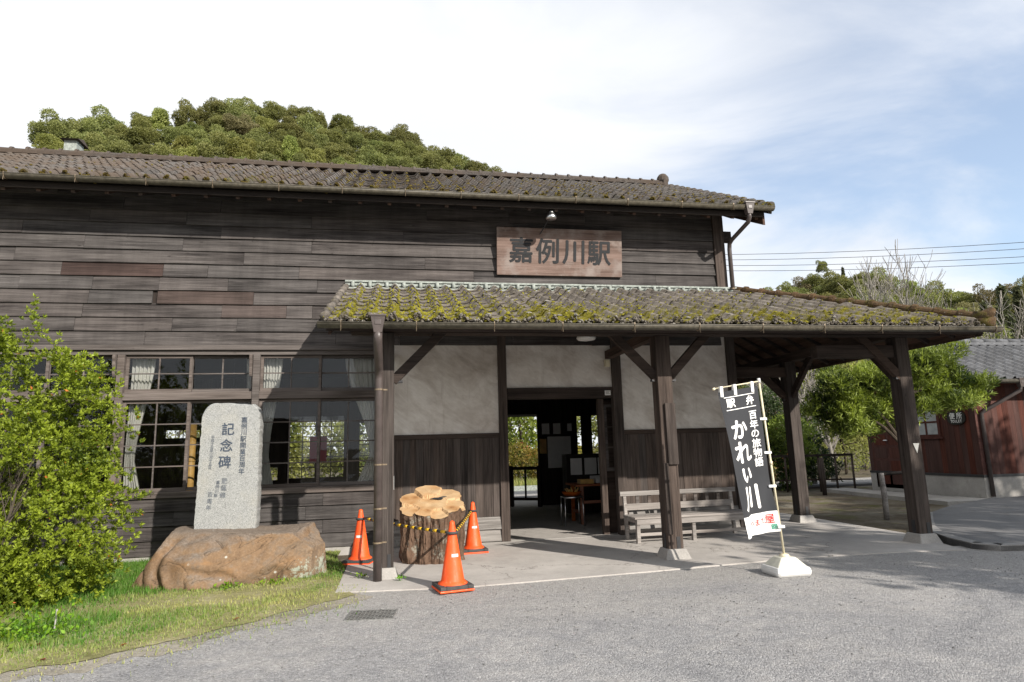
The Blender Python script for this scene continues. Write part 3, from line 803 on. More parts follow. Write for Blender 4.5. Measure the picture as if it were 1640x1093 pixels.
# siding of the upper wall
zs = [3.14 + 0.2135*k for k in range(12)]
seams = [-9.2,-8.0,-6.6,-5.55,-4.75,-3.38,-2.42,-1.48,-0.02,1.0,2.1,3.2,4.15,5.1,5.86]
for k, zb in enumerate(zs):
    cuts = [XL]
    rr = random.Random(k+3)
    while cuts[-1] < 5.86 - 0.9:
        c = cuts[-1] + rr.choice([0.95, 1.4, 1.9, 1.9, 2.85, 3.3])
        cuts.append(min(c + rr.uniform(-.06, .06), 5.86) if c < 5.2 else 5.86)
    cuts[-1] = 5.86
    over = {5: ('board_red', -4.78, -3.36), 3: ('board_tan', -3.42, -2.02), 2: ('board_tan', -2.48, -1.52)}.get(k)
    segs = list(zip(cuts[:-1], cuts[1:]))
    if over:
        out = []
        for a, b in segs:
            if b <= over[1] or a >= over[2]: out.append((a, b))
            else:
                if a < over[1]-.05: out.append((a, over[1]))
                if b > over[2]+.05: out.append((over[2], b))
        segs = out
        board_x(ST, over[1], over[2], zb, 0.2135, 0, MAT[over[0]], 0.003, k)
    for a, b in segs:
        if b-a > .1: board_x(ST, a, b, zb, 0.2135, 0, MAT['board'], 0, k)
# siding under the windows
for k, zb in enumerate([0.06, 0.265, 0.47, 0.675]):
    cuts = [XL,-7.3,-5.5,-3.9] + ([-2.6,-0.9] if k % 2 else [-3.0,-1.15]) + [-0.03]
    for a, b in zip(cuts[:-1], cuts[1:]): board_x(ST, a, b, zb, 0.205, 0, MAT['board'], 0.002, 50+k)
part('foundation', MAT['concrete'], ST, lambda m: m.box(XL, -0.03, -0.015, 0.11, -0.1, 0.062))
# drip ledge over the windows, and the sill
part('ledge', MAT['sash'], ST, lambda m: (m.box(XL,-0.03,-0.075,0.01,3.055,3.085), m.box(XL,-0.03,-0.045,0.01,3.085,3.135), m.box(XL,-0.03,-0.03,0.1,2.985,3.055)), bevel=.004)
part('sill', MAT['sash'], ST, lambda m: (m.box(XL,-0.03,-0.055,0.1,0.865,0.955),), bevel=.006)
part('transom_rail', MAT['sash'], ST, lambda m: m.box(XL,-0.03,-0.035,0.1,2.30,2.415), bevel=.005)
bays = [(-5.82,-3.90),(-3.80,-1.98),(-1.88,-0.10)]
for x in (-7.84,-5.87,-3.85,-1.93):
    part('window_pillar', MAT['sash'], ST, lambda m: (m.box(x-.05,x+.05,-0.055,0.1,0.957,2.985)), bevel=.004)
    # small carved bracket under the ledge
    m = MB(); prof = [(0,0),(-.055,.0),(-.06,-.05),(-.045,-.09),(-.05,-.14),(-.035,-.19),(-.04,-.24),(-.02,-.30),(0,-.33)]
    vs = [(x-.075+dx, -0.056+py, 2.98+pz) for dx in (-.02,.02) for (py,pz) in prof]; n = len(prof)
    m.add(vs, [tuple(range(n)), tuple(range(2*n-1,n-1,-1))] + [(i, i+n, i+1+n, i+1) for i in range(n-1)])
    m.build('bracket', MAT['sash'], ST)
part('corner_pillar', MAT['post'], ST, lambda m: m.box(-0.10,0.05,-0.05,0.1,-0.03,3.12), bevel=.006)

def window(x0, x1, z0, z1, cols, rows, y, parent=ST, st=0.042, mat='sash', glass='glass', deep=0.035):
    f = MB()
    f.box(x0,x0+st,y,y+deep,z0,z1); f.box(x1-st,x1,y,y+deep,z0,z1)
    f.box(x0+st,x1-st,y+.001,y+deep-.001,z0,z0+st*1.2); f.box(x0+st,x1-st,y+.001,y+deep-.001,z1-st,z1)
    w = f.build('window', MAT[mat], parent, bevel=.002)
    ix0, ix1, iz0, iz1 = x0+st, x1-st, z0+st*1.2, z1-st
    bw = 0.018
    for c in range(1, cols):
        xc = ix0+(ix1-ix0)*c/cols
        part('glazing_bar', MAT[mat], w, lambda m: m.box(xc-bw/2,xc+bw/2,y+.004,y+deep-.006,iz0,iz1))
    for r_ in range(1, rows):
        zc_ = iz0+(iz1-iz0)*r_/rows
        part('glazing_bar', MAT[mat], w, lambda m: m.box(ix0,ix1,y+.006,y+deep-.008,zc_-bw/2,zc_+bw/2))
    for c in range(cols):
        for r_ in range(rows):
            a0, a1 = ix0+(ix1-ix0)*c/cols, ix0+(ix1-ix0)*(c+1)/cols
            b0, b1 = iz0+(iz1-iz0)*r_/rows, iz0+(iz1-iz0)*(r_+1)/rows
            ty = R.uniform(-.0015, .0015)
            part('pane', MAT[glass], w, lambda m: m.add([(a0,y+.017+ty,b0),(a1,y+.017-ty,b0),(a1,y+.018-ty,b1),(a0,y+.016+ty,b1)], [(0,1,2,3)]))
    return w
for (a, b) in bays:
    mid = (a+b)/2
    window(a, mid+.02, 2.42, 2.98, 2, 2, 0.015); window(mid-.02, b, 2.42, 2.98, 2, 2, 0.055)
    window(a, mid+.02, 0.958, 2.297, 2, 4, 0.015); window(mid-.02, b, 0.958, 2.297, 2, 4, 0.055)

# ---- porch wall: pillars, plaster, rails, boards
for x0, x1 in ((1.84,1.98),(3.80,3.96),(5.93,6.09)):
    part('pillar', MAT['post'], ST, lambda m: m.box(x0,x1,-0.055,0.1,-0.0,3.9), bevel=.006)
part('lintel', MAT['beam_x'], ST, lambda m: m.box(1.985,3.795,-0.05,0.1,2.24,2.425), bevel=.006)
def plaster_panel(x0, x1, z0, z1):
    nx, nz = int((x1-x0)/.06)+1, int((z1-z0)/.06)+1
    xs, zz = np.meshgrid(np.linspace(x0,x1,nx), np.linspace(z0,z1,nz))
    yy = np.array([[noise.noise((x*2.1, z*2.1, 5))*.008+noise.noise((x*6, z*6, 8))*.004 for x, z in zip(p, q)] for p, q in zip(xs, zz)])
    v = np.stack([xs, yy-0.002, zz], -1).reshape(-1,3); idx = np.arange(nx*nz).reshape(nz,nx)
    f = np.stack([idx[:-1,:-1], idx[:-1,1:], idx[1:,1:], idx[1:,:-1]], -1).reshape(-1,4)
    back = MB().box(x0,x1,0.02,0.1,z0,z1)
    me = np_mesh('plaster', v, f); o = obj('plaster_panel', me, MAT['plaster'], ST, True)
    back.build('panel_backing', MAT['dark_wood'], o)
plaster_panel(0.05,1.845,1.70,3.9); plaster_panel(1.975,3.805,2.42,3.9); plaster_panel(3.955,5.935,1.70,3.9)
for x0, x1 in ((0.05,1.84),(3.96,5.93)):
    part('dado_rail', MAT['beam_x'], ST, lambda m: m.box(x0,x1,-0.04,0.09,1.625,1.70), bevel=.004)
    part('dado_core', MAT['dark_wood'], ST, lambda m: m.box(x0,x1,0.03,0.1,0.0,1.625))
    x = x0+.002
    while x < x1-.02:
        w = min(R.choice([.095,.11,.12,.135,.15]), x1-.002-x)
        yj = R.uniform(-.006,.006)
        part('board', MAT['board_v'], ST, lambda m: m.box(x+.0015,x+w-.0015,-0.012+yj,0.028,0.385,1.623))
        x += w
    for k, (z0, z1) in enumerate(((0.012,0.195),(0.2,0.382))):
        mid = x0+(x1-x0)*(.45 if k else .8)
        for a, b in ((x0,mid),(mid,x1)):
            board_x(ST, a+.002, b-.002, z0, z1-z0-.012, -0.006, MAT['board_pale'], 0.004, 80+k)
# inside jamb and the pocket of the sliding door
part('door_jamb', MAT['post'], ST, lambda m: m.box(3.58,3.68,0.14,0.24,0.0,2.24), bevel=.004)
part('sliding_door', MAT['beam_x'], ST, lambda m: (m.box(3.66,4.45,0.25,0.285,0.01,2.22),))
window(3.70, 4.42, 1.02, 2.15, 1, 3, 0.212, ST, .05, 'sash')
part('threshold', MAT['concrete'], ST, lambda m: m.box(1.985,3.795,-0.03,0.08,-0.01,0.006))

# ---- interior: ceilings, floor, partition, back wall with openings
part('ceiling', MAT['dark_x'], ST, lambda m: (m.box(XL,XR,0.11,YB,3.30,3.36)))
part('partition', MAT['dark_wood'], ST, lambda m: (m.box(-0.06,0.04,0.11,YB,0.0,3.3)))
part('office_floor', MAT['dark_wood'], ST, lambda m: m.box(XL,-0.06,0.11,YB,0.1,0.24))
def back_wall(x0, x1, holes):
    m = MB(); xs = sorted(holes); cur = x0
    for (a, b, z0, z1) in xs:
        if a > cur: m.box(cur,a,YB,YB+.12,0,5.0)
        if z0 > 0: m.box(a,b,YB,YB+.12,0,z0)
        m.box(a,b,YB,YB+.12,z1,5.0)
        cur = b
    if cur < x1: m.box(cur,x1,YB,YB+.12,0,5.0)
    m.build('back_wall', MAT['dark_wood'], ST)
back_wall(XL, 0.0, [(-5.2,-3.6,1.85,2.12),(-3.05,-2.62,0.85,1.15),(-2.42,-1.05,0.82,2.4),(-.75,-.45,.8,2.2)])
back_wall(0.0, XR, [(0.3,1.9,0.9,2.25),(2.35,3.78,0,2.3),(4.82,4.97,0.95,2.25),(5.20,5.85,0.95,2.3)])
window(-2.42,-1.72,0.82,2.4,2,6,YB+.03,ST,.05,'dark_wood'); window(-1.76,-1.05,0.82,2.4,2,6,YB+.07,ST,.05,'dark_wood')
window(-.75,-.45,.8,2.2,1,5,YB+.03,ST,.03,'dark_wood'); window(-5.2,-3.6,1.85,2.12,4,1,YB+.03,ST,.04,'dark_wood')
window(4.82,4.97,0.95,2.25,1,3,YB+.03,ST,.02,'dark_wood'); window(5.20,5.85,0.95,2.3,2,3,YB+.03,ST,.04,'dark_wood')
part('back_eave', MAT['dark_wood'], ST, lambda m: m.add([(XL,YB,3.05),(8.2,YB,3.05),(8.2,8.3,2.42),(XL,8.3,2.42),(XL,YB,3.0),(8.2,YB,3.0),(8.2,8.3,2.36),(XL,8.3,2.36)], [(0,1,2,3),(7,6,5,4),(2,6,7,3),(0,4,5,1),(1,5,6,2),(0,3,7,4)]))

# ---- tiles
def tile_mesh(name, w, L, eave=False, lift=0.020, th=0.015):
    prof = []
    for s in (0,.10,.21,.32,.43,.54,.62,.72,.81,.91,1.0):
        z = -.022*math.sin(math.pi*s/.62) if s <= .62 else .062*math.sin(math.pi*(s-.62)/.38)
        prof.append((s*(w+.016), z))
    n = len(prof); vs = []; fs = []
    for (x, z) in prof: vs.append((x, 0.0, z+lift))
    for (x, z) in prof: vs.append((x, L+.05, z))
    for (x, z) in prof: vs.append((x, 0.004, z+lift-(th*1.7 if eave else th)))
    for i in range(n-1):
        fs += [(i, i+1, n+i+1, n+i), (2*n+i, 2*n+i+1, i+1, i)]
    fs.append((0, n, 2*n))
    fs.append((n-1, 2*n+n-1, 2*n-1))
    if eave:   # round knob that closes the roll at the eave
        cx = w*.82; b = len(vs)
        vs += [(cx+.050*math.cos(t), -.016, lift+.000+.046*math.sin(t)) for t in [2*math.pi*k/10 for k in range(10)]]
        vs += [(cx+.050*math.cos(t), .03, lift+.000+.046*math.sin(t)) for t in [2*math.pi*k/10 for k in range(10)]]
        fs.append(tuple(b+k for k in range(9,-1,-1)))
        fs += [(b+k, b+(k+1) % 10, b+10+(k+1) % 10, b+10+k) for k in range(10)]
    m = MB(); m.add(vs, fs)
    me = m.mesh(name)
    me.polygons.foreach_set('use_smooth', [i < 2*(n-1) and i % 2 == 0 for i in range(len(me.polygons))])
    return me
def frame(o, u, v):
    """matrix with local x along u, y up the slope v, z out of the roof"""
    u = Vector(u).normalized(); v = Vector(v).normalized(); n = u.cross(v)
    return Matrix(((u.x,v.x,n.x,o[0]),(u.y,v.y,n.y,o[1]),(u.z,v.z,n.z,o[2]),(0,0,0,1)))
def jit(r, a=.006, t=.012):
    return Matrix.Translation((r.uniform(-a,a), r.uniform(-a,a), r.uniform(0,a))) @ Matrix.Rotation(r.uniform(-t,t),4,'X') @ Matrix.Rotation(r.uniform(-t,t),4,'Z') @ Matrix.Rotation(r.uniform(-t,t),4,'Y')
def join_meshes(name, items, mat, parent, cut=None, smooth=False):
    bm = bmesh.new()
    for me, mx in items:
        k = len(bm.verts); bm.from_mesh(me); bm.verts.ensure_lookup_table()
        bmesh.ops.transform(bm, matrix=mx, verts=bm.verts[k:])
    if cut:
        bmesh.ops.bisect_plane(bm, geom=bm.verts[:]+bm.edges[:]+bm.faces[:], plane_co=cut[0], plane_no=cut[1], clear_outer=True)
    me = bpy.data.meshes.new(name); bm.to_mesh(me); bm.free()
    return obj(name, me, mat, parent)

TW = 0.27
# main roof
ME0, ME1 = Vector((0,-0.73,5.475)), Vector((0,3.36,7.60))
RX = 6.62; RY = 3.36
vdir = (ME1-ME0).normalized(); slope_len = (ME1-ME0).length; rows_m = 15; Lm = slope_len/rows_m
main_roof = part('main_roof', MAT['dark_wood'], ST, lambda m: (
    m.add([(XL,ME0.y+.03,ME0.z-.05),(6.60,ME0.y+.03,ME0.z-.05),(6.60,ME1.y,ME1.z-.03),(XL,ME1.y,ME1.z-.03),
           (XL,ME0.y+.03,ME0.z-.09),(6.60,ME0.y+.03,ME0.z-.09),(6.60,ME1.y,ME1.z-.07),(XL,ME1.y,ME1.z-.07)],
          [(0,1,2,3),(7,6,5,4),(0,4,5,1),(1,5,6,2),(3,7,4,0)]),
    m.add([(XL,RY,7.57),(6.60,RY,7.57),(6.60,7.45,5.44),(XL,7.45,5.44),(XL,RY,7.53),(6.60,RY,7.53),(6.60,7.45,5.40),(XL,7.45,5.40)],
          [(0,1,2,3),(7,6,5,4),(1,5,6,2),(2,6,7,3)])))
tm_main = tile_mesh('tile_main', TW, Lm); tm_main_e = tile_mesh('tile_main_eave', TW, Lm, True)
for t_ in (tm_main, tm_main_e): t_.materials.append(MAT['tile_main'])
cols_m = int((RX-XL)/TW); rest = []; rr = random.Random(5); n_part = 0
for j in range(rows_m):
    for i in range(cols_m):
        x = RX - TW*(i+1)
        base = ME0 + vdir*(Lm*j)
        mx = frame((x, base.y, base.z), (1,0,0), vdir) @ jit(rr)
        me = tm_main_e if j == 0 else tm_main
        if j < 7 and i < 43 and n_part < 300:
            o = bpy.data.objects.new('roof_tile', me); COL.objects.link(o); o.parent = main_roof; o.matrix_local = mx; n_part += 1
        else: rest.append((me, mx))
o = stuff(join_meshes('roof_tiles_far', rest, MAT['tile_main'], main_roof)); o.name = 'upper_roof_tiles'
# verge tiles at the right gable, stepped
for j in range(rows_m):
    base = ME0 + vdir*(Lm*j)
    mx = frame((RX-.02, base.y, base.z), (1,0,0), vdir) @ jit(rr, .004)
    m = MB(); m.tube([(0.03,-.01,.035),(0.03,Lm+.04,.002)], [.062,.055], 8); m.box(.028,.062,0,Lm,-.12,.0)
    o = m.build('verge_tile', MAT['tile_main'], main_roof, True); o.matrix_local = mx
# ridge: stacked flat tiles, round caps with knobs, end ornament
m = MB()
for k, (w, z) in enumerate(((.34,7.60),(.27,7.645))): m.box(XL,6.54,RY-w/2,RY+w/2,z,z+.04)
m.build('ridge_course', MAT['tile_ridge'], main_roof)
n_r = int((6.54-XL)/.30)
cap = MB(); cap.tube([(0,0,0),(.29,0,0)], [.085,.078], 10); cap.tube([(0,0,0.004),(.05,0,0.004)], [.108,.100], 10)
cap_me = cap.mesh('ridge_cap'); cap_me.materials.append(MAT['tile_ridge'])
for i in range(n_r):
    o = bpy.data.objects.new('ridge_tile', cap_me); COL.objects.link(o); o.parent = main_roof
    o.location = (6.54-.30*(i+1), RY, 7.69+rr.uniform(-.008,.008)); o.rotation_euler = (0, rr.uniform(-.02,.02), 0)
m = MB()
m.box(6.48,6.60,RY-.18,RY+.18,7.56,7.74); m.lathe([(.12,0),(.15,.06),(.14,.15),(.085,.22),(.02,.25)], 12, (6.54,RY,7.69))
m.build('ridge_end_tile', MAT['tile_ridge'], main_roof, bevel=.02)
# ornament: small white vent on the ridge, far left
v = part('roof_vent', MAT['plaster_white'], main_roof, lambda m: (m.box(-6.66,-6.42,RY+.1,RY+.4,7.5,8.06)))
part('vent_cap', MAT['tile_ridge'], v, lambda m: m.add([(-6.72,RY,8.055),(-6.36,RY,8.055),(-6.36,RY+.5,8.055),(-6.72,RY+.5,8.055),(-6.72,RY+.25,8.14),(-6.36,RY+.25,8.14)], [(0,1,5,4),(2,3,4,5),(1,2,5),(3,0,4),(3,2,1,0)]))
# eave: fascia, soffit, rafters
part('fascia', MAT['dark_x'], ST, lambda m: m.box(XL,6.48,-0.70,-0.665,5.30,5.41))  # darker material puts the shade below the gutter into the board's colour
part('soffit', MAT['beam_x'], ST, lambda m: m.add([(XL,-0.67,5.365),(6.48,-0.67,5.365),(6.48,0.05,5.76),(XL,0.05,5.76)], [(3,2,1,0)]))
for k in range(34):
    x = 6.38-.45*k
    part('rafter', MAT['beam_y'], ST, lambda m: m.beam((x,-0.66,5.305),(x,0.0,5.67),.055,.08))
part('verge_board', MAT['beam_y'], ST, lambda m: m.add([(6.49,-.66,5.17),(6.49,-.66,5.40),(6.49,RY,7.50),(6.49,RY,7.23),(6.53,-.66,5.17),(6.53,-.66,5.40),(6.53,RY,7.50),(6.53,RY,7.23)], [(0,1,2,3),(7,6,5,4),(0,4,5,1),(0,3,7,4),(1,5,6,2)]))
part('wall_plate', MAT['beam_x'], ST, lambda m: m.box(6.09,6.26,0.02,0.16,5.10,5.28))
part('corner_post', MAT['post'], ST, lambda m: m.box(5.865,6.07,-0.06,0.0,3.9,5.62), bevel=.005)
part('gable_wall', MAT['board'], ST, lambda m: m.add([(6.055,0,3.9),(6.055,YB,3.9),(6.055,YB,5.7),(6.055,RY,7.40),(6.055,0,5.7)], [(0,1,2,3,4)]))
# gutters
def gutter(x0, x1, y, z, r, parent=ST):
    m = MB(); n = 9; vs = []; fs = []
    for x in (x0, x1):
        for k in range(n): t = math.pi + math.pi*k/(n-1); vs.append((x, y+r*math.cos(t), z+r*math.sin(t)))
        for k in range(n): t = math.pi + math.pi*k/(n-1); vs.append((x, y+(r-.004)*math.cos(t), z+.003+(r-.004)*math.sin(t)))
    for k in range(n-1):
        fs += [(k, k+1, 2*n+k+1, 2*n+k), (n+k+1, n+k, 3*n+k, 3*n+k+1)]
    fs += [tuple(range(n-1,-1,-1)), tuple(2*n+k for k in range(n))]
    fs += [(0, 2*n, 3*n, n), (n-1, 2*n-1, 4*n-1, 3*n-1)]
    m.add(vs, fs); m.tube([(x0,y-r,z),(x1,y-r,z)], .007, 6)
    return m.build('gutter', MAT['gutter'], parent, True)
g1 = gutter(XL, 6.62, -0.80, 5.44, .064)
g2 = gutter(-0.66, 8.30, -3.08, 2.885, .062)
def g_brackets(x0, x1, st, y, z, r, parent):
    me = MB()
    me.tube([(0,-r*math.cos(t)*1.06,-r*math.sin(t)*1.06) for t in [math.pi*k/10 for k in range(11)]], .006, 5)
    me.tube([(0,-r,0.0),(0,-r,0.016),(0,-r*.7,.02)], .007, 5); me.tube([(0,-r*.9,-.01),(0,-r*.95,-.10)], .003, 4)
    me = me.mesh('gutter_bracket'); me.materials.append(MAT['copper'])
    x = x0
    while x < x1:
        o = bpy.data.objects.new('gutter_bracket', me); COL.objects.link(o); o.parent = parent; o.location = (x+R.uniform(-.03,.03), y, z); x += st
g_brackets(-8.9, 6.5, .92, -0.80, 5.44, .064, g1)
g_brackets(-0.42, 8.2, .86, -3.08, 2.885, .062, g2)
def downpipe(pts, r, hop, parent=ST, name='downpipe'):
    m = MB(); m.tube(pts, r, 12)
    d = m.build(name, MAT['pipe'], parent, True)
    x, y, z = hop
    h = MB(); h.add([(x-.085,y-.07,z+.07),(x+.085,y-.07,z+.07),(x+.085,y+.07,z+.07),(x-.085,y+.07,z+.07),(x-.045,y-.045,z-.13),(x+.045,y-.045,z-.13),(x+.045,y+.045,z-.13),(x-.045,y+.045,z-.13)],
                    [(0,1,2,3),(7,6,5,4),(0,4,5,1),(1,5,6,2),(2,6,7,3),(3,7,4,0)])
    h.box(x-.092,x+.092,y-.078,y+.078,z+.055,z+.078); h.box(x-.035,x+.035,y-.064,y-.055,z-.04,z+.02)
    h.build('hopper', MAT['pipe'], d, bevel=.006)
    return d
d1 = downpipe([(6.14,-0.82,5.36),(6.14,-0.82,5.24),(6.14,-0.77,5.17),(6.115,-0.24,5.03),(6.11,-0.16,4.98),(6.11,-0.14,4.88),(6.11,-0.14,3.95)], .038, (6.14,-0.82,5.42))
d2 = downpipe([(0.0,-3.09,2.80),(0.0,-3.09,2.72),(0.0,-3.02,2.62),(0.0,-2.66,2.44),(0.0,-2.58,2.38),(0.0,-2.56,2.30),(0.0,-2.56,0.0)], .050, (0.0,-3.09,2.90))
for z in (0.42,1.30,2.18,.80):
    part('pipe_clip', MAT['copper'], d2, lambda m: (m.lathe([(.056,-.009),(.056,.009)], 14, (0,-2.56,z)), m.box(.03,.10,-2.555,-2.545,z-.008,z+.008)))
for z in (4.15,):
    part('pipe_clip', MAT['copper'], d1, lambda m: (m.lathe([(.044,-.009),(.044,.009)], 12, (6.11,-.14,z)),))

# ---- porch roof
PE0, PE1 = Vector((0,-2.99,2.955)), Vector((0,-0.03,4.10))
pv = (PE1-PE0).normalized(); pl = (PE1-PE0).length; rows_p = 9; Lp = pl/rows_p
PX0, PX1 = -0.60, 8.22
HIP0, HIP1 = Vector((6.16,0,4.10)), Vector((8.24,-3.0,2.96))
hip_d = Vector((HIP1.x-HIP0.x, HIP1.y-HIP0.y, 0)).normalized()
hip_n = Vector((-hip_d.y, hip_d.x, 0))           # points to the side roof (+x, +y)
if hip_n.x < 0: hip_n = -hip_n
SE0, SE1 = Vector((8.24,0,2.955)), Vector((6.14,0,4.10))   # side slope, eave and top
def under(m):
    z = -.05
    m.add([(PX0,PE0.y+.03,PE0.z+z),(8.18,PE0.y+.03,PE0.z+z),(6.16,0,4.10+z),(PX0,0,4.10+z)], [(0,1,2,3)])
    m.add([(PX0,PE0.y+.03,PE0.z+z-.03),(8.18,PE0.y+.03,PE0.z+z-.03),(6.16,0,4.10+z-.03),(PX0,0,4.10+z-.03)], [(3,2,1,0)])
    m.add([(PX0,PE0.y+.03,PE0.z+z),(8.18,PE0.y+.03,PE0.z+z),(8.18,PE0.y+.03,PE0.z+z-.03),(PX0,PE0.y+.03,PE0.z+z-.03)], [(3,2,1,0)])
    m.add([(8.18,PE0.y+.03,PE0.z+z),(8.18,3.75,PE0.z+z),(6.05,3.75,4.10+z),(6.05,0,4.10+z),(6.16,0,4.10+z)], [(0,1,2,3,4)])
    m.add([(8.18,PE0.y+.03,PE0.z+z-.03),(8.18,3.75,PE0.z+z-.03),(6.05,3.75,4.10+z-.03),(6.05,0,4.10+z-.03),(6.16,0,4.10+z-.03)], [(4,3,2,1,0)])
porch_roof = part('porch_roof', MAT['beam_y'], ST, under)
tm_p = tile_mesh('tile_porch', TW, Lp); tm_pe = tile_mesh('tile_porch_eave', TW, Lp, True)
for t_ in (tm_p, tm_pe): t_.materials.append(MAT['tile_porch'])
cols_p = int((PX1-PX0)/TW)+1; PT = []
for j in range(rows_p):
    for i in range(cols_p):
        x = PX0 + TW*i
        base = PE0 + pv*(Lp*j)
        mx = frame((x, base.y, base.z), (1,0,0), pv) @ jit(rr)
        corners = [Vector((x+dx, (base+pv*dl).y, 0)) for dx in (0, TW) for dl in (0, Lp)]
        s = [(c - Vector((HIP0.x,HIP0.y,0))).dot(hip_n) for c in corners]
        if min(s) > -.02: continue
        me = tm_pe if j == 0 else tm_p
        PT.append((x, j, mx))
        if max(s) < 0.02:
            o = bpy.data.objects.new('roof_tile', me); COL.objects.link(o); o.parent = porch_roof; o.matrix_local = mx
        else:
            bm = bmesh.new(); bm.from_mesh(me); bmesh.ops.transform(bm, matrix=mx, verts=bm.verts)
            bmesh.ops.bisect_plane(bm, geom=bm.verts[:]+bm.edges[:]+bm.faces[:], plane_co=(HIP0.x,HIP0.y,0), plane_no=hip_n, clear_outer=True)
            if len(bm.faces):
                m2 = bpy.data.meshes.new('cut_tile'); bm.to_mesh(m2); obj('roof_tile', m2, MAT['tile_porch'], porch_roof)
            bm.free()
# side slope tiles
sv = (SE1-SE0).normalized(); sl = (SE1-SE0).length; rows_s = 7; Ls = sl/rows_s
tm_s = tile_mesh('tile_side', TW, Ls); items = []
for j in range(rows_s):
    for i in range(26):
        base = SE0 + sv*(Ls*j)
        items.append((tm_s, frame((base.x, -3.1+TW*i, base.z), (0,1,0), sv) @ jit(rr)))
stuff(join_meshes('side_roof_tiles', items, MAT['tile_porch'], porch_roof, ((HIP0.x,HIP0.y,0), -hip_n)))
# verge roll at the left end
for j in range(rows_p):
    base = PE0 + pv*(Lp*j)
    m = MB(); m.tube([(0,-.01,.03),(0,Lp+.03,.0)], [.05,.045], 8); m.box(-.03,-.005,0,Lp,-.10,.01)
    o = m.build('verge_tile', MAT['tile_porch'], porch_roof, True); o.matrix_local = frame((PX0, base.y, base.z), (1,0,0), pv) @ jit(rr, .004)
# hip caps and the turned-up end tile
hv = (HIP1-HIP0); hl = hv.length; hdir = hv.normalized(); nh = 13
hcap = MB(); hcap.tube([(0,0,0),(hl/nh*1.04,0,-.004)], [.060,.062], 12); hcap.tube([(hl/nh-.055,0,.004),(hl/nh+.01,0,.004)], [.076,.078], 12)
hcap_me = hcap.mesh('hip_cap'); hcap_me.materials.append(MAT['tile_hip'])
hb = HIP0 + Vector((0,0,.075))
side = hdir.cross(Vector((0,0,1))).normalized(); upn = side.cross(hdir)
for k in range(nh):
    p = hb + hdir*(hl/nh*k)
    o = bpy.data.objects.new('hip_tile', hcap_me); COL.objects.link(o); o.parent = porch_roof
    o.matrix_local = Matrix(((hdir.x,-side.x,upn.x,p.x),(hdir.y,-side.y,upn.y,p.y),(hdir.z,-side.z,upn.z,p.z),(0,0,0,1))) @ jit(rr, .006)
m = MB(); e = HIP1 + Vector((0,0,.06))
m.tube([e-hdir*.16, e-hdir*.05+Vector((0,0,.03)), e+hdir*.03+Vector((0,0,.10)), e+hdir*.07+Vector((0,0,.17))], [.09,.085,.07,.035], 10)
m.tube([e-hdir*.2-Vector((0,0,.06)), e+hdir*.06-Vector((0,0,.05))], [.10,.09], 10)
m.build('hip_end_tile', MAT['tile_hip'], porch_roof, True)
# white plastered flashing along the wall
m = MB(); m.box(-0.62,6.2,-0.10,-0.035,4.10,4.155); m.box(-0.62,6.2,-0.125,-0.03,4.155,4.185)
fl = m.build('flashing', MAT['plaster_white'], porch_roof, bevel=.004)
m = MB()
for i in range(cols_p):
    x = PX0 + TW*i
    if x > 6.1: break
    m.lathe([(.07,-.03),(.062,.02),(.035,.05),(.0,.055)], 9, (x+.23,-0.125,4.085))
    m.tube([(x+.10,-.13,4.065),(x+.10,-.12,4.16)], [.032,.028], 8)
    m.tube([(x+t*.20, -.165-.02*math.sin(t*3.14), 4.05-.022*math.sin(t*3.14)) for t in (0,.25,.5,.75,1)], .024, 7)
m.build('plaster_filling', MAT['plaster_white'], fl, True)

# ---- moss and lichen on the tiles
def lumps(name, spots, mat, parent, seed=1):
    """low cushions on the roof, all one mass"""
    r = np.random.default_rng(seed); n = len(spots)
    P = np.array([s[0] for s in spots]); U = np.array([s[1] for s in spots]); V = np.array([s[2] for s in spots]); S = np.array([s[3] for s in spots]); H = np.array([s[4] for s in spots])
    Nn = np.cross(U, V); k = 7
    a = np.arange(k)*2*np.pi/k
    rad = S[:,None]*r.uniform(.65,1.25,(n,k)); rad2 = rad*.62
    ca, sa = np.cos(a)[None,:,None], np.sin(a)[None,:,None]
    ring1 = P[:,None,:] + (U[:,None,:]*ca + V[:,None,:]*sa)*rad[:,:,None] - Nn[:,None,:]*.004
    ring2 = P[:,None,:] + (U[:,None,:]*ca + V[:,None,:]*sa)*rad2[:,:,None] + Nn[:,None,:]*(H[:,None]*r.uniform(.6,1.1,(n,k)))[:,:,None]
    top = P[:,None,:] + Nn[:,None,:]*(H*1.15)[:,None,None]
    v = np.concatenate([ring1, ring2, top], 1).reshape(-1,3)
    o = np.arange(n)[:,None]*(2*k+1); fs = []
    for i in range(k):
        j = (i+1) % k
        fs += [o+np.array([[i,j,k+j]]), o+np.array([[i,k+j,k+i]]), o+np.array([[k+i,k+j,2*k]])]
    f = np.concatenate(fs, 0); me = np_mesh(name, v, f)
    t = np.array([s[5] for s in spots]); add_tint(me, np.tile(t, 3*k), 3)
    return stuff(obj(name, me, mat, parent))
def roll_z(s): return -.022*math.sin(math.pi*s/.62) if s <= .62 else .062*math.sin(math.pi*(s-.62)/.38)
rm = random.Random(21); spots = []; crust = []
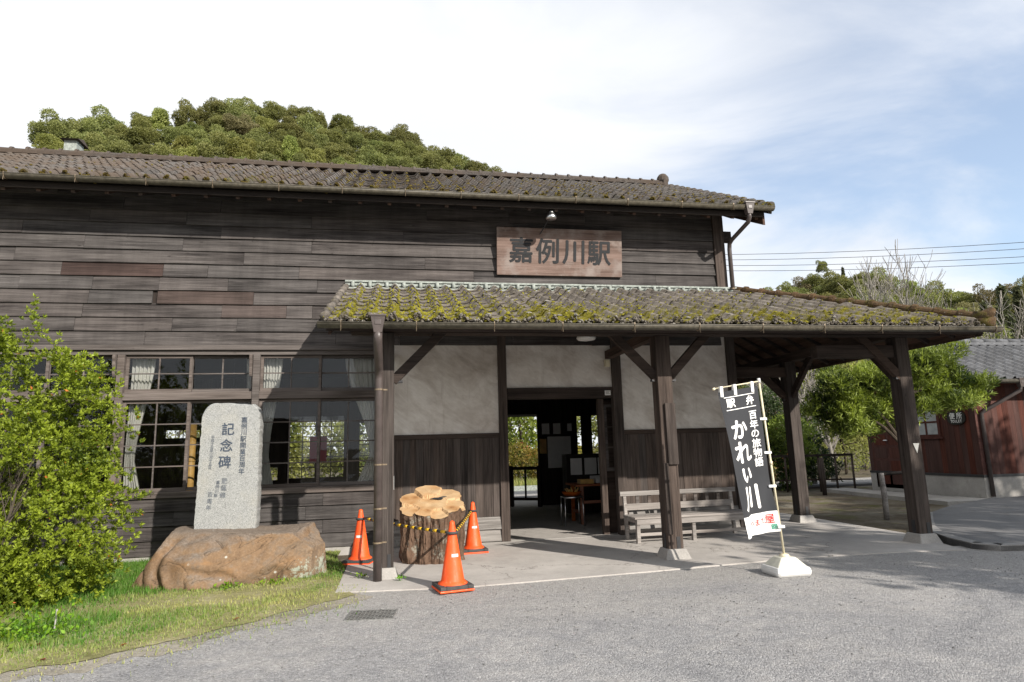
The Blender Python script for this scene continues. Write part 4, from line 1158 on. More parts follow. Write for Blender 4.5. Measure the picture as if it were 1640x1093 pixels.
for (x, j, mx) in PT:
    dens = [34, 26, 22, 20, 17, 14, 10, 6, 2][j]
    px = noise.noise((x*.55, j*.4, 3.3))
    dens *= max(.15, 0.8 + 1.5*px + (.9 if x < 1.0 else 0) + (.35 if x > 4.5 else 0))
    U = (mx.to_3x3() @ Vector((1,0,0))); V = (mx.to_3x3() @ Vector((0,1,0)))
    for q in range(int(dens + rm.random())):
        # mostly along the joints between tiles and at their lower edges
        k = rm.random()
        if k < .66: s = rm.gauss(.98, .04) if rm.random() < .7 else rm.gauss(.62, .06); l = rm.random()*Lp
        elif k < .84: s = rm.random(); l = abs(rm.gauss(0.01, .05))
        else: s = rm.random(); l = rm.random()*Lp
        s = min(max(s, 0), 1.02)
        lz = .020*(1-l/Lp)+roll_z(min(s,1))
        P = mx @ Vector((s*(TW+.016), l, lz))
        if (P-HIP0).dot(hip_n) > -.05: continue
        spots.append((P, U, V, rm.uniform(.009,.024)*(1.25 if j < 2 else .9), rm.uniform(.006,.018), min(1, max(0, rm.gauss(.5, .25)+px*.4))))
    if rm.random() < .9:
        for q in range(rm.randint(1, 4)):
            s = rm.random(); l = rm.random()*Lp
            P = mx @ Vector((s*(TW+.016), l, .020*(1-l/Lp)+roll_z(s)))
            if (P-HIP0).dot(hip_n) > -.05: continue
            crust.append((P, U, V, rm.uniform(.012,.05), rm.uniform(.002,.006), rm.uniform(.3,1)))
    if j == 0:
        for q in range(34):   # ragged crust hanging from the eave edge
            s = rm.random(); d = rm.uniform(0,.075)
            P = mx @ Vector((s*(TW+.016), -.008-.02*rm.random(), .020+roll_z(s)-d))
            if (P-HIP0).dot(hip_n) > -.05: continue
            crust.append((P, U, -Vector((0,0,1)).cross(U).cross(U).normalized() if False else Vector((0,0,1)), rm.uniform(.009,.022), rm.uniform(.008,.025), max(0, min(1, rm.gauss(.42,.28)))))
lumps('moss', spots, MAT['moss'], porch_roof, 4)
lumps('lichen', crust, MAT['lichen'], porch_roof, 6)
spots = []; crust = []
for j in range(rows_m):
    for i in range(cols_m):
        x = RX - TW*(i+1); base = ME0 + vdir*(Lm*j)
        if x < -6.2: continue
        mx = frame((x, base.y, base.z), (1,0,0), vdir)
        px = noise.noise((x*.5, j*.5, 13.3))
        dens = max(0, (4.5 if x > 2.5 else 2.2 if x > -1 else .7)*(1+1.3*px)*(1.5-j/15))
        U = Vector((1,0,0)); V = vdir
        for q in range(int(dens+rm.random())):
            s = rm.gauss(.98,.1) if rm.random() < .5 else rm.random(); s = min(max(s,0),1); l = abs(rm.gauss(.0,.08))
            P = mx @ Vector((s*(TW+.016), l, .020*(1-l/Lm)+roll_z(s)))
            spots.append((P, U, V, rm.uniform(.014,.036), rm.uniform(.006,.022), max(0, min(1, rm.gauss(.45,.25)))))
        if j == 0:
            for q in range(16):
                s = rm.gauss(.86,.12) if rm.random() < .6 else rm.random(); s = min(max(s,0),1)
                P = mx @ Vector((s*(TW+.016), -.02, .020+roll_z(s)-rm.uniform(0,.06)))
                crust.append((P, U, Vector((0,0,1)), rm.uniform(.012,.03), rm.uniform(.01,.03), max(0, min(1, rm.gauss(.3,.25)))))
lumps('moss', spots, MAT['moss_dark'], main_roof, 8)
lumps('lichen', crust, MAT['moss_dark'], main_roof, 9)

# ---- porch frame: posts on stones, beams, braces, rafters
def porch_post(x, y, w, foot=True, top=2.893):
    p = part('porch_post', MAT['post'], ST, lambda m: m.box(x-w/2,x+w/2,y-w/2,y+w/2,0.10,top), bevel=.008)
    if foot:
        a, b = w*.62, w*.86
        part('base_stone', MAT['concrete'], p, lambda m: m.add([(x-b,y-b,-.01),(x+b,y-b,-.01),(x+b,y+b,-.01),(x-b,y+b,-.01),(x-a,y-a,.12),(x+a,y-a,.12),(x+a,y+a,.12),(x-a,y+a,.12)],
             [(4,5,6,7),(0,1,5,4),(1,2,6,5),(2,3,7,6),(3,0,4,7)]), bevel=.012)
        part('foot_strap', MAT['bar_black'], p, lambda m: (m.box(x-w/2-.006,x-w/2-.001,y-.03,y+.03,.11,.30)))
        part('foot_strap', MAT['bar_black'], p, lambda m: (m.box(x+w*.05,x+w*.3,y-w/2-.006,y-w/2-.001,.11,.27)))
    return p
pA = porch_post(0.10,-2.38,.155); pB = porch_post(3.74,-2.22,.205); pC = porch_post(7.47,-2.18,.205); pD = porch_post(7.42,0.45,.205); pE = porch_post(7.40,3.3,.205)
part('post_patch', MAT['post'], pB, lambda m: m.box(3.70,3.842,-2.36,-2.326,1.18,1.98), bevel=.006)
part('post_patch', MAT['post'], pB, lambda m: m.box(3.632,3.70,-2.35,-2.326,.30,1.20), bevel=.006)
part('metal_tag', MAT['steel'], pC, lambda m: m.add([(7.43,-2.290,1.36),(7.53,-2.290,1.36),(7.48,-2.290,1.22)], [(0,2,1)]))
part('metal_tag', MAT['white_paint'], pA, lambda m: m.box(.175,.180,-2.45,-2.40,1.0,1.16))
part('porch_beam', MAT['beam_x'], ST, lambda m: m.box(-0.35,8.0,-2.42,-2.22,2.895,3.05), bevel=.006)
part('porch_beam', MAT['beam_y'], ST, lambda m: m.box(7.35,7.53,-2.215,3.7,2.895,3.05), bevel=.006)
for (x, y) in ((0.10,-2.38),(3.74,-2.22)):
    part('tie_beam', MAT['beam_y'], ST, lambda m: m.box(x-.06,x+.06,-2.215,-.06,2.90,3.03))
part('tie_beam', MAT['beam_x'], ST, lambda m: m.box(6.1,7.345,0.37,0.53,2.62,2.80)); part('tie_beam', MAT['beam_x'], ST, lambda m: m.box(6.1,7.345,-2.25,-2.1,2.60,2.78))
part('tie_beam', MAT['beam_x'], ST, lambda m: m.box(6.1,7.345,3.2,3.36,2.62,2.80))
def brace(p, q, w=.075, h=.115):
    b = part('brace', MAT['beam_x'], ST, lambda m: m.beam(p, q, w, h), bevel=.006)
    d = (Vector(q)-Vector(p)).normalized(); e = Vector(p)
    part('bolt', MAT['bar_black'], b, lambda m: m.box(e.x+d.x*.10-.03, e.x+d.x*.10+.05, e.y-.035, e.y+.035, e.z-.02, e.z+.008))
for x, y, dirs in ((0.10,-2.36,(1,)),(3.74,-2.24,(1,-1)),(7.47,-2.24,(-1,))):
    for s in dirs: brace((x+s*.06,y,2.30),(x+s*.70,y,2.95))
for s in (-1, 1): brace((7.42,0.45+s*.06,2.26),(7.42,0.45+s*.70,2.90))
brace((7.36,0.45,2.20),(6.80,0.45,2.72)); brace((7.47,-2.12,2.26),(7.47,-1.5,2.9))
for k in range(20):
    x = -0.5+.46*k
    if x > 8.05: break
    y1 = -0.02 if x < 6.16 else -3.0*(x-6.16)/(8.24-6.16)-.05
    if y1 < -2.9: continue
    z1 = PE0.z + (y1-PE0.y)*(4.10-2.955)/2.96
    part('rafter', MAT['beam_y'], ST, lambda m: m.beam((x,-2.93,2.86),(x,y1,z1-.115),.05,.075))
for k in range(14):
    y = -2.5+.46*k; x1 = 6.1 if y > 0 else 6.16+(8.24-6.16)*(-y/3.0)+.05
    if x1 > 8: continue
    z1 = 2.955 + (8.24-x1)*(4.10-2.955)/2.1
    part('rafter', MAT['beam_x'], ST, lambda m: m.beam((8.15,y,2.865),(x1,y,z1-.115),.05,.075))
part('fascia', MAT['beam_x'], ST, lambda m: m.box(-0.58,8.16,-2.965,-2.94,2.82,2.905))
part('fascia', MAT['beam_y'], ST, lambda m: m.box(8.15,8.175,-2.935,3.75,2.80,2.905))
part('end_board', MAT['beam_y'], ST, lambda m: m.add([(-.56,-2.93,2.78),(-.56,-2.93,2.90),(-.56,-.03,4.02),(-.56,-.03,3.86),(-.53,-2.93,2.78),(-.53,-2.93,2.90),(-.53,-.03,4.02),(-.53,-.03,3.86)], [(0,1,2,3),(7,6,5,4),(0,4,5,1),(0,3,7,4),(1,5,6,2)]))
part('hip_rafter', MAT['beam_y'], ST, lambda m: m.beam((8.12,-2.88,2.84),(6.16,-.02,3.95),.08,.12))
# ------------------------------------------------------------------ lettering
_glyph = {}
def glyph(ch):
    if ch not in _glyph:
        cu_ = bpy.data.curves.new('glyph', 'FONT'); cu_.body = ch; cu_.size = 1.0; cu_.resolution_u = 3
        o = bpy.data.objects.new('glyph', cu_); COL.objects.link(o)
        dg = bpy.context.evaluated_depsgraph_get(); dg.update()
        me = bpy.data.meshes.new_from_object(o.evaluated_get(dg))
        v = [tuple(x.co) for x in me.vertices]; f = [tuple(p.vertices) for p in me.polygons]
        bpy.data.objects.remove(o); bpy.data.meshes.remove(me); bpy.data.curves.remove(cu_)
        xs = [p[0] for p in v]; ys = [p[1] for p in v]
        cx, cy = (min(xs)+max(xs))/2, (min(ys)+max(ys))/2
        _glyph[ch] = ([(p[0]-cx, p[1]-cy) for p in v], f, max(xs)-min(xs), max(ys)-min(ys))
    return _glyph[ch]
def put(m, ch, x, z, size, bold=0.0, lift=0.0, sx=1.0, shear=0.0, place=None):
    """glyph of given height about (x, z); strokes are thickened by shifted copies"""
    v, f, w, h = glyph(ch)
    k = size/0.92
    shifts = [(0,0)] if not bold else [(0,0),(bold,0),(-bold,0),(0,bold),(0,-bold),(bold*.7,-bold*.7),(-bold*.7,bold*.7)]
    for q, (a, b) in enumerate(shifts):
        pts = []
        for (px, pz) in v:
            X = x + (px*sx + pz*shear)*k + a; Z = z + pz*k + b
            pts.append(place(X, Z, lift + q*.0004) if place else (X, -lift - q*.0004, Z))
        m.add(pts, f)
# --- station name board
SG = thing('station_sign', 'wide brown wooden name board with four carved black characters above the porch roof', 'sign', (2.96,-0.055,4.34))
SG.rotation_euler = (math.radians(7), 0, 0)
part('sign_board', MAT['sign'], SG, lambda m: m.box(-1.105,1.105,-.03,.02,0.0,0.815), bevel=.005)
m = MB()
for i, ch in enumerate('嘉例川駅'): put(m, ch, -.69+.46*i, .43-.008*i, .42, .009, .034, .95, .02)
m.build('lettering', MAT['ink'], SG)
part('hanger', MAT['bar_black'], SG, lambda m: (m.box(-.8,-.76,.02,.06,-.02,.8), m.box(.76,.8,.02,.06,-.02,.8)))
# --- floodlight under the eave
FL = thing('floodlight', 'small silver spotlight on an arm under the main eave above the name board', 'lamp', (2.70,-0.60,5.22))
part('lamp_body', MAT['steel'], FL, lambda m: m.lathe([(.0,.17),(.05,.165),(.056,.04),(.060,.03),(.085,-.01),(.095,-.05),(.085,-.066),(.0,-.06)], 18), True)
part('arm', MAT['wire'], FL, lambda m: m.tube([(0,.0,.02),(-.05,.25,-.10),(-.14,.57,-.24)], .009, 6))
# --- small fixtures
MS = part('meter_box', MAT['pole'], None, lambda m: (m.box(-.04,.04,-.06,0,-.06,.06), m.box(-.033,.033,-.066,-.061,-.02,.05)), bevel=.004)
MS.location = (3.72,-.012,2.83); tag(MS, 'small cream switch box high on the plaster beside the door post', 'switch box')
PL = thing('number_plate', 'small pale paper plate at the right end of the door lintel', 'plate', (3.70,-.053,2.325))
part('plate', MAT['paper'], PL, lambda m: m.box(-.05,.05,-.004,0,-.04,.04))
part('printing', MAT['ink'], PL, lambda m: [m.box(-.035,.035-.01*(k % 2),-.0062,-.0045,.022-.02*k,.028-.02*k) for k in range(3)])
CL = thing('ceiling_lamp', 'round white lamp under the porch roof above the door', 'lamp', (3.02,-1.2,3.08))
part('lamp_shade', MAT['white_paint'], CL, lambda m: m.lathe([(.02,.10),(.06,.07),(.13,.02),(.15,-.02),(.13,-.05),(.05,-.065)], 18), True)
part('cord', MAT['wire'], CL, lambda m: m.tube([(0,0,.1),(0,0,.45)], .006, 5))

# ------------------------------------------------------------------ boulder with memorial stone
def boulder():
    nu, nv = 150, 90; vs = []
    planes = [((0.02,-.06,1),.565),((.05,-1,.42),.545),((.10,-1,-.16),.52),((-.42,-1,.22),.66),((-.75,-.85,.35),.86),((-1,-.15,.62),.97),((-1,.1,.1),1.0),
              ((1,-.35,.02),.99),((.75,-.3,.72),.99),((.35,-1,-.5),.50),((.55,-1,.10),.74),((-.15,-.75,.95),.66),((.1,1,.4),.55),((1,.8,.1),1.1),((-1,1,.2),1.1),((-.30,-1,-.15),.60)]
    planes = [(Vector(n).normalized(), d/Vector(n).length) for n, d in planes]
    for i in range(nu+1):
        th = math.pi*i/nu
        for j in range(nv):
            t = 2*math.pi*j/nv
            d = Vector((-math.cos(th), math.sin(th)*math.cos(t), math.sin(th)*math.sin(t)))
            p = Vector((d.x*1.35, d.y*.85, .26+d.z*.55))
            for q in range(3):
                for n, dd in planes:
                    e = n.dot(p)-dd
                    if e > 0: p -= n*e*.92
            p.z = max(p.z, -.09)
            x, zz = p.x, p.z
            nz = noise.noise(p*2.2+Vector((3,1,7)))*.035 + abs(noise.noise(p*5.5))*.030 + noise.noise(p*14)*.007 + noise.noise(p*31)*.003
            rd = 1-abs(noise.noise(p*1.6+Vector((9,2,4))))          # creases
            nz -= .05*max(0, rd-.90)*10*.5
            if p.y < 0:
                sz = .225-.11*math.sin((x+.36)*2.6)+.02*noise.noise((x*7,0,0))
                if -.34 < x < .20: nz -= .075*math.exp(-((zz-sz)/.024)**2)*min(1, (x+.34)*9)*min(1, (.20-x)*7)
                if -.34 < x < .20 and zz > sz: nz += .028*max(0, 1-(zz-sz)/.12)
                fx = -.56-.10*math.sin(zz*7)                          # fold on the left shoulder
                if zz < .50: nz -= .06*math.exp(-((x-fx)/.045)**2); nz += .035*math.exp(-((x-fx-.09)/.05)**2)
            w = .3 if (zz > .52 and -.75 < x < .7) else 1.0
            p = p + Vector((.3*d.x, d.y*1.6, d.z)).normalized()*nz*w
            vs.append(p)
    fs = []
    for i in range(nu):
        for j in range(nv): fs.append((i*nv+j, (i+1)*nv+j, (i+1)*nv+(j+1) % nv, i*nv+(j+1) % nv))
    return MB().add(vs, [f[::-1] for f in fs])
BO = boulder().build('boulder', MAT['rock'], None, True)
BO.scale = (1.08,1.05,1.03); BO.location = (-1.77,-1.84,-.02); tag(BO, 'long brown boulder lying in the grass under the memorial stone', 'boulder')
# upright granite slab
MS_ = thing('memorial_stone', 'upright speckled grey granite slab with inked inscription standing on the boulder', 'monument', (-1.85,-1.66,0.53), math.radians(-2)); MS_.scale = (.95,1,.99)
def slab_outline():
    pts = [(-.385,0),(.375,0),(.385,.35),(.378,.8),(.378,1.3),(.372,1.46),(.345,1.53),(.28,1.57),(.05,1.585),(-.10,1.59),(-.235,1.595),(-.30,1.545),(-.355,1.455),(-.362,1.2),(-.372,.7)]
    out = []
    for (a, b) in zip(pts, pts[1:]+pts[:1]):
        L = math.hypot(b[0]-a[0], b[1]-a[1]); n = max(1, int(L/.035))
        for k in range(n):
            x = a[0]+(b[0]-a[0])*k/n; z = a[1]+(b[1]-a[1])*k/n
            j = .006 if z > .02 else 0
            out.append((x+R.uniform(-j,j), z+R.uniform(-j,j)))
    return out
ol = slab_outline(); n = len(ol); cxz = (0,.8)
def ring(y, s): return [(cxz[0]+(x-cxz[0])*s+ (0 if s == 1 else 0), y+R.uniform(-.006,.006)*(1 if abs(y) < .09 else 0), z if z < .02 else cxz[1]+(z-cxz[1])*s) for x, z in ol]
vs = ring(-.105,.985)+ring(-.088,1.0)+ring(-.03,1.01)+ring(.04,1.005)+ring(.10,.985)
fs = [tuple(range(n))]
for k in range(4): fs += [(k*n+i, (k+1)*n+i, (k+1)*n+(i+1) % n, k*n+(i+1) % n) for i in range(n)]
fs.append(tuple(4*n+i for i in range(n-1,-1,-1)))
vs[:n] = [(x, -.105, z) for (x, y, z) in vs[:n]]
MB().add(vs, fs).build('slab', MAT['granite'], MS_)
MAT['ink_blue'] = m_plain('faded_blue_ink', (0.045,0.060,0.085), 0.85, 0.35, 30.0)
MAT['ink_pale'] = m_plain('pale_blue_ink', (0.11,0.125,0.145), 0.85, 0.3, 30.0)
def column(text, mat, fn):
    m = MB()
    for i, ch in enumerate(text):
        x, z, sz, bo = fn(i); put(m, ch, x, z, sz, bo, .107)
    m.build('inscription', MAT[mat], MS_)
column('嘉例川駅開業百周年', 'ink_blue', lambda i: (.180-.001*i, 1.375-.080*i, .074, .0009))
column('記念碑', 'ink_blue', lambda i: (-.020-.012*i, 1.265-.205*i, .15, .003))
column('平成十五年一月十五日', 'ink_pale', lambda i: (-.205-.002*i, 1.165-.0415*i, .044, .0006))
column('肥薩線', 'ink_pale', lambda i: (-.035-.006*i, .62-.085*i, .070, .0005))
column('嘉例川駅', 'ink_pale', lambda i: (-.115-.006*i, .605-.052*i, .044, .0005))
column('百周年', 'ink_pale', lambda i: (-.205-.005*i, .46-.078*i, .060, .0008))

# ------------------------------------------------------------------ stump
SP = thing('tree_stump', 'wide lobed tree stump with pale sawn top between the traffic cones', 'stump', (0.68,-1.32,0.0))
lobes_ = [(0,.02,.33),(-.25,-.13,.17),(-.10,-.22,.17),(.07,-.26,.16),(.22,-.18,.16),(.28,-.02,.17),(.22,.19,.21),(-.02,.24,.24),(-.23,.15,.21),(-.36,-.02,.085),(.40,-.14,.06)]
def stump_r(a):
    c, s_ = math.cos(a), math.sin(a); best = .05
    for (x, y, r_) in lobes_:
        b = x*c+y*s_; disc = b*b-(x*x+y*y-r_*r_)
        if disc > 0: best = max(best, b+math.sqrt(disc))
    return best*(1+.008*math.sin(23*a)+.006*math.sin(37*a+1)+.03*noise.noise((c*4, s_*4, 0)))
def lobe_of(x, y):
    k = max(range(len(lobes_)), key=lambda i: lobes_[i][2]-math.hypot(x-lobes_[i][0], y-lobes_[i][1])-(0 if i else .03))
    return k
lev = [.00,-.030,.006,-.022,.012,-.012,.016,.045,-.006,-.05,-.04]
def top_h(x, y): return .735+.36*y+lev[lobe_of(x, y)]+.010*noise.noise((x*9, y*9, 3))
na, nz_ = 180, 22; vs = []; fs = []
for k in range(nz_+1):
    t = k/nz_
    for i in range(na):
        a = 2*math.pi*i/na; r_ = stump_r(a); c, s_ = math.cos(a), math.sin(a)
        h = top_h(c*r_*.97, s_*r_*.97)
        fl_ = .90+.08*t+.05*(1-t)**4
        bark = .050*noise.noise((c*5, s_*5, t*2.2))+.030*abs(noise.noise((c*15+t, s_*15, t*3)))+.014*noise.noise((c*38, s_*38, t*14))-.012
        rr_ = r_*fl_+bark*(1 if 0 < k < nz_ else .3)
        vs.append((c*rr_, s_*rr_, h*t))
for k in range(nz_):
    fs += [(k*na+i, k*na+(i+1) % na, (k+1)*na+(i+1) % na, (k+1)*na+i) for i in range(na)]
trunk_ = MB().add(vs, fs).build('trunk', MAT['bark'], SP)
nr_ = 34; tv = [(0,0,top_h(0,0)+.004)]; tf = []
for k in range(1, nr_+1):
    for i in range(na):
        a = 2*math.pi*i/na; r_ = stump_r(a)*.972*k/nr_; x, y = math.cos(a)*r_, math.sin(a)*r_
        tv.append((x, y, top_h(x, y)+.004))
tf += [(0, 1+i, 1+(i+1) % na) for i in range(na)]
for k in range(nr_-1):
    tf += [(1+k*na+i, 1+(k+1)*na+i, 1+(k+1)*na+(i+1) % na, 1+k*na+(i+1) % na) for i in range(na)]
def seam_d(x, y):
    v = sorted((lobes_[i][2]-math.hypot(x-lobes_[i][0], y-lobes_[i][1])-(0 if i else .03)) for i in range(len(lobes_)))
    return v[-1]-v[-2]
tm_ = MB().add(tv, tf).mesh('sawn_top')
at_ = tm_.color_attributes.new('tint', 'FLOAT_COLOR', 'POINT')
for q, p in enumerate(tv):
    e_ = min(seam_d(p[0], p[1]), (stump_r(math.atan2(p[1], p[0]))*.985-math.hypot(p[0], p[1]))*1.6)
    e_ = max(0, min(1, e_*4)); at_.data[q].color = (e_, e_, e_, 1)
obj('sawn_top', tm_, MAT['cut'], trunk_)
part('hollow_shade', MAT['bar_black'], trunk_, lambda m: m.add([(.10+.11*math.cos(t)+.02*math.sin(3*t), .12+.035*math.sin(t)+.02*math.cos(2*t), top_h(.10+.11*math.cos(t), .12+.035*math.sin(t))+.012) for t in [2*math.pi*k/18 for k in range(18)]], [tuple(range(18))]))  # flat black patch on the top, painting the shade of a hollow

# ------------------------------------------------------------------ cones and bars
def cone(label, loc, rz, first=None):
    if first is not None:
        c = dup(first); c.location = loc; c.rotation_euler = (0,0,rz); c['label'] = label; return c
    c = thing('traffic_cone', label, 'traffic cone', loc, rz, 'traffic cones round the stump')
    part('base', MAT['orange'], c, lambda m: m.box(-.185,.185,-.185,.185,0.0,.022), bevel=.008)
    part('weight', MAT['rubber'], c, lambda m: (m.box(-.18,-.115,-.18,.18,.023,.06), m.box(.115,.18,-.18,.18,.023,.06), m.box(-.114,.114,-.18,-.115,.023,.06), m.box(-.114,.114,.115,.18,.023,.06)), bevel=.006)
    b = part('body', MAT['orange'], c, lambda m: m.lathe([(.155,.022),(.160,.045),(.155,.068),(.130,.085),(.122,.10),(.030,.66),(.026,.685),(.012,.697),(.0,.70)], 32), True)
    part('sticker', MAT['white_paint'], b, lambda m: m.add([((.1225-.092*(z-.10)/.56+.002)*math.cos(a), (.1225-.092*(z-.10)/.56+.002)*math.sin(a), z) for z in (.335,.365) for a in [-1.95+.13*k for k in range(8)]], [(k,k+1,8+k+1,8+k) for k in range(7)]))
    part('ring', MAT['rubber'], c, lambda m: m.lathe([(.050,.56),(.066,.562),(.066,.585),(.048,.588)], 20), True)
    return c
c1 = cone('orange traffic cone in front, on the kerb edge of the porch floor', (0.80,-3.24,0.0), .2)
c2 = cone('orange traffic cone left of the stump, half behind the porch post', (-0.27,-1.20,-0.01), -.3, c1)
c3 = cone('orange traffic cone right of the stump by the door post', (1.29,-0.88,0.0), .1, c1)
def bar(label, p, q):
    p, q = Vector(p), Vector(q); d = q-p; L = d.length
    b = thing('barrier_bar', label, 'barrier bar', p, 0, 'striped bars between the cones')
    dn = d.normalized(); k = 0; t = 0.06; n = int((L-.12)/.085)
    w = (L-.12)/n
    sag = lambda s: Vector((0,0,-.10*math.sin(math.pi*s)*0.12))
    for i in range(n):
        a, e = dn*(.06+w*i), dn*(.06+w*(i+1))
        part('stripe', MAT['yellow'] if i % 2 else MAT['bar_black'], b, lambda m: m.tube([a+sag(i/n), e+sag((i+1)/n)], .0165 if i % 2 else .0172, 10), True)
    for s, e in ((dn*.0, dn*.06), (dn*(L-.06), dn*L)):
        part('end_hook', MAT['bar_black'], b, lambda m: m.tube([s, e], .011, 8))
    return b
bar('black and yellow bar from the left cone to the front cone', (-0.23,-1.25,.575), (0.765,-3.19,.570))
bar('black and yellow bar from the front cone to the right cone', (0.83,-3.19,.565), (1.265,-0.93,.575))

# ------------------------------------------------------------------ flag
FG = thing('banner_flag', 'tall dark banner with white brush lettering on a pole beside the bench', 'flag', (4.47,-3.55,-0.018))
MAT['base_ivory'] = m_plain('dirty_ivory_plastic', (0.60,0.59,0.50), 0.55, 0.2)
fb = part('flag_base', MAT['white_paint'], FG, lambda m: (m.add(
    [(x*sx*1.0, y*1.0, z) for (sx, y_, z) in () for x, y in ()] or [(-.20,-.17,0),(.20,-.17,0),(.20,.17,0),(-.20,.17,0),(-.21,-.18,.05),(.21,-.18,.05),(.21,.18,.05),(-.21,.18,.05),(-.20,-.17,.105),(.20,-.17,.105),(.20,.17,.105),(-.20,.17,.105)],
    [(3,2,1,0)] + [(a*4+i, a*4+(i+1) % 4, a*4+4+(i+1) % 4, a*4+4+i) for a in range(2) for i in range(4)] + [(8,9,10,11)])), bevel=.03)
part('base_top', MAT['base_ivory'], FG, lambda m: m.add([(-.175,-.145,.1045),(.175,-.145,.1045),(.175,.145,.1045),(-.175,.145,.1045),(-.085,-.08,.195),(.085,-.08,.195),(.085,.08,.195),(-.085,.08,.195)], [(0,1,5,4),(1,2,6,5),(2,3,7,6),(3,0,4,7),(4,5,6,7)]), bevel=.012)
part('base_socket', MAT['pole'], FG, lambda m: m.lathe([(.055,.185),(.05,.215),(.03,.225)], 16), True)
tilt = Vector((-.045,.02,1)).normalized()
pole_top = Vector((0,0,.20)) + tilt*1.96
part('pole', MAT['pole'], FG, lambda m: (m.tube([(0,0,.17), pole_top], .0125, 10), m.lathe([(.017,0),(.017,.04)], 10, (Vector((0,0,.2))+tilt*1.0))), True)
part('pole_cap', MAT['white_paint'], FG, lambda m: m.tube([pole_top-tilt*.02, pole_top+tilt*.035], .018, 10), True)
arm_end = pole_top + Vector((-.62,-.10,-.09))
part('top_rod', MAT['pole'], FG, lambda m: (m.tube([pole_top-tilt*.0, arm_end], .0075, 8), m.tube([arm_end, arm_end+Vector((-.025,-.005,-.012))], .016, 8)), True)
FW, FH = 0.49, 1.60
def flag_pt(u, v, off=0.0):
    """u across from the free edge (0) to the pole (1), v down from the top (0) to the hem (1)"""
    top = arm_end.lerp(pole_top, .05 + .90*u) + Vector((0,0,-.05))
    drop = Vector((v*(.17*(1-u)+.062*u), -.05*v*(1-u), -FH*v*(1+.02*u)))
    n = .030*math.sin(u*5.5+v*2.0)*(.35+v) + .016*math.sin(u*13+v*7)*v + .022*math.sin(v*4.2+u*1.3)*(1-u*.7)*.6 + .02*max(0, v-.55)*u**3*4*math.sin(v*9)
    return top + drop + Vector((.25*n - off*.15, -n-.01-off, 0))
def flag_cloth(v0, v1, mat, name, parent):
    nu, nv = 26, max(6, int(70*(v1-v0)))
    vs = [flag_pt(i/nu, v0+(v1-v0)*j/nv) for j in range(nv+1) for i in range(nu+1)]
    fs = [(j*(nu+1)+i, (j+1)*(nu+1)+i, (j+1)*(nu+1)+i+1, j*(nu+1)+i+1) for j in range(nv) for i in range(nu)]
    return MB().add(vs, fs).build(name, mat, parent, True)
cl = flag_cloth(0, .862, MAT['banner'], 'banner_cloth', FG)
flag_cloth(.862, 1.0, MAT['cloth_white'], 'hem_band', cl)
def fplace(X, Z, lift): return flag_pt(X, Z, lift+.0025)
def fput(m, ch, u, v, size, bold, sx=1.0, shear=0.0):
    g, f, w, h = glyph(ch); k = size/.92
    for q, (a, b) in enumerate([(0,0),(bold,0),(-bold,0),(0,bold),(0,-bold)] if bold else [(0,0)]):
        m.add([fplace(u + ((px*sx+pz*shear)*k + a)/FW, v - (pz*k+b)/FH, .0005*q) for px, pz in g], f)
m = MB()
fput(m, '駅', .24, .088, .098, .004); fput(m, '弁', .76, .088, .098, .004)
for v_ in (.045, .135):
    m.add([fplace(.10+.80*k/16, v_+e, .001) for e in (-.0028,.0028) for k in range(17)], [(k, 17+k, 18+k, k+1) for k in range(16)])
for i, ch in enumerate('百年の旅物語'): fput(m, ch, .79, .195+.0655*i, .096, .0022)
for i, ch in enumerate('かれい川'): fput(m, ch, .35+.015*i, .275+.158*i, [.215,.245,.19,.265][i], .0075, 1.0)
m.build('lettering', MAT['white_ink'], cl)
m = MB()
for i, ch in enumerate('やまだ屋'): fput(m, ch, .36+.155*i, .928-.006*i, [.070,.070,.070,.10][i], .001)
m.build('lettering', MAT['red_ink'], cl)
m = MB(); fput(m, '回', .90, .965, .05, .002); m.build('stamp', MAT['green_ink'], cl)
for u in (.08,.40,.86):
    a = flag_pt(u, .0); rod = arm_end.lerp(pole_top, .05+.90*u)
    part('loop', MAT['cloth_white'], cl, lambda m: m.box(a.x-.018,a.x+.018,min(a.y,rod.y)-.014,max(a.y,rod.y)+.012,a.z-.06,rod.z+.012), bevel=.003)
for v_ in (.235,.47,.70,.97):
    a = flag_pt(1.0, v_); t_ = (a.z-.2)/tilt.z; pp = Vector((0,0,.2))+tilt*t_
    part('loop', MAT['cloth_white'], cl, lambda m: m.box(min(a.x,pp.x)-.03,max(a.x,pp.x)+.02,min(a.y,pp.y)-.014,max(a.y,pp.y)+.014,a.z-.014,a.z+.014), bevel=.003)

# ------------------------------------------------------------------ bench
BE = thing('bench', 'bleached wooden bench with slatted back against the porch wall', 'bench', (4.66,-0.60,0.0), math.radians(2.0))
bw = .98
for x in (-.92,-.02,.92):
    part('leg', MAT['bench'], BE, lambda m: m.box(x-.028,x+.028,-.36,-.30,0,.345), bevel=.004)
    part('back_post', MAT['bench'], BE, lambda m: m.beam((x,.10,0),(x,.155,.70),.05,.05,(1,0,0)), bevel=.004)
    part('bearer', MAT['bench'], BE, lambda m: m.box(x-.024,x+.024,-.298,.09,.29,.345), bevel=.003)
for k in range(4):
    y0 = -.38+.122*k
    part('seat_slat', MAT['bench'], BE, lambda m: m.box(-bw,bw,y0,y0+.114,.347,.378), bevel=.004)
part('apron', MAT['bench'], BE, lambda m: m.box(-bw+.03,bw-.03,-.382,-.362,.265,.343), bevel=.003)
part('stretcher', MAT['bench'], BE, lambda m: m.box(-.89,.89,-.345,-.315,.10,.145), bevel=.003)
part('stretcher', MAT['bench'], BE, lambda m: m.box(-.89,.89,.095,.125,.10,.145), bevel=.003)
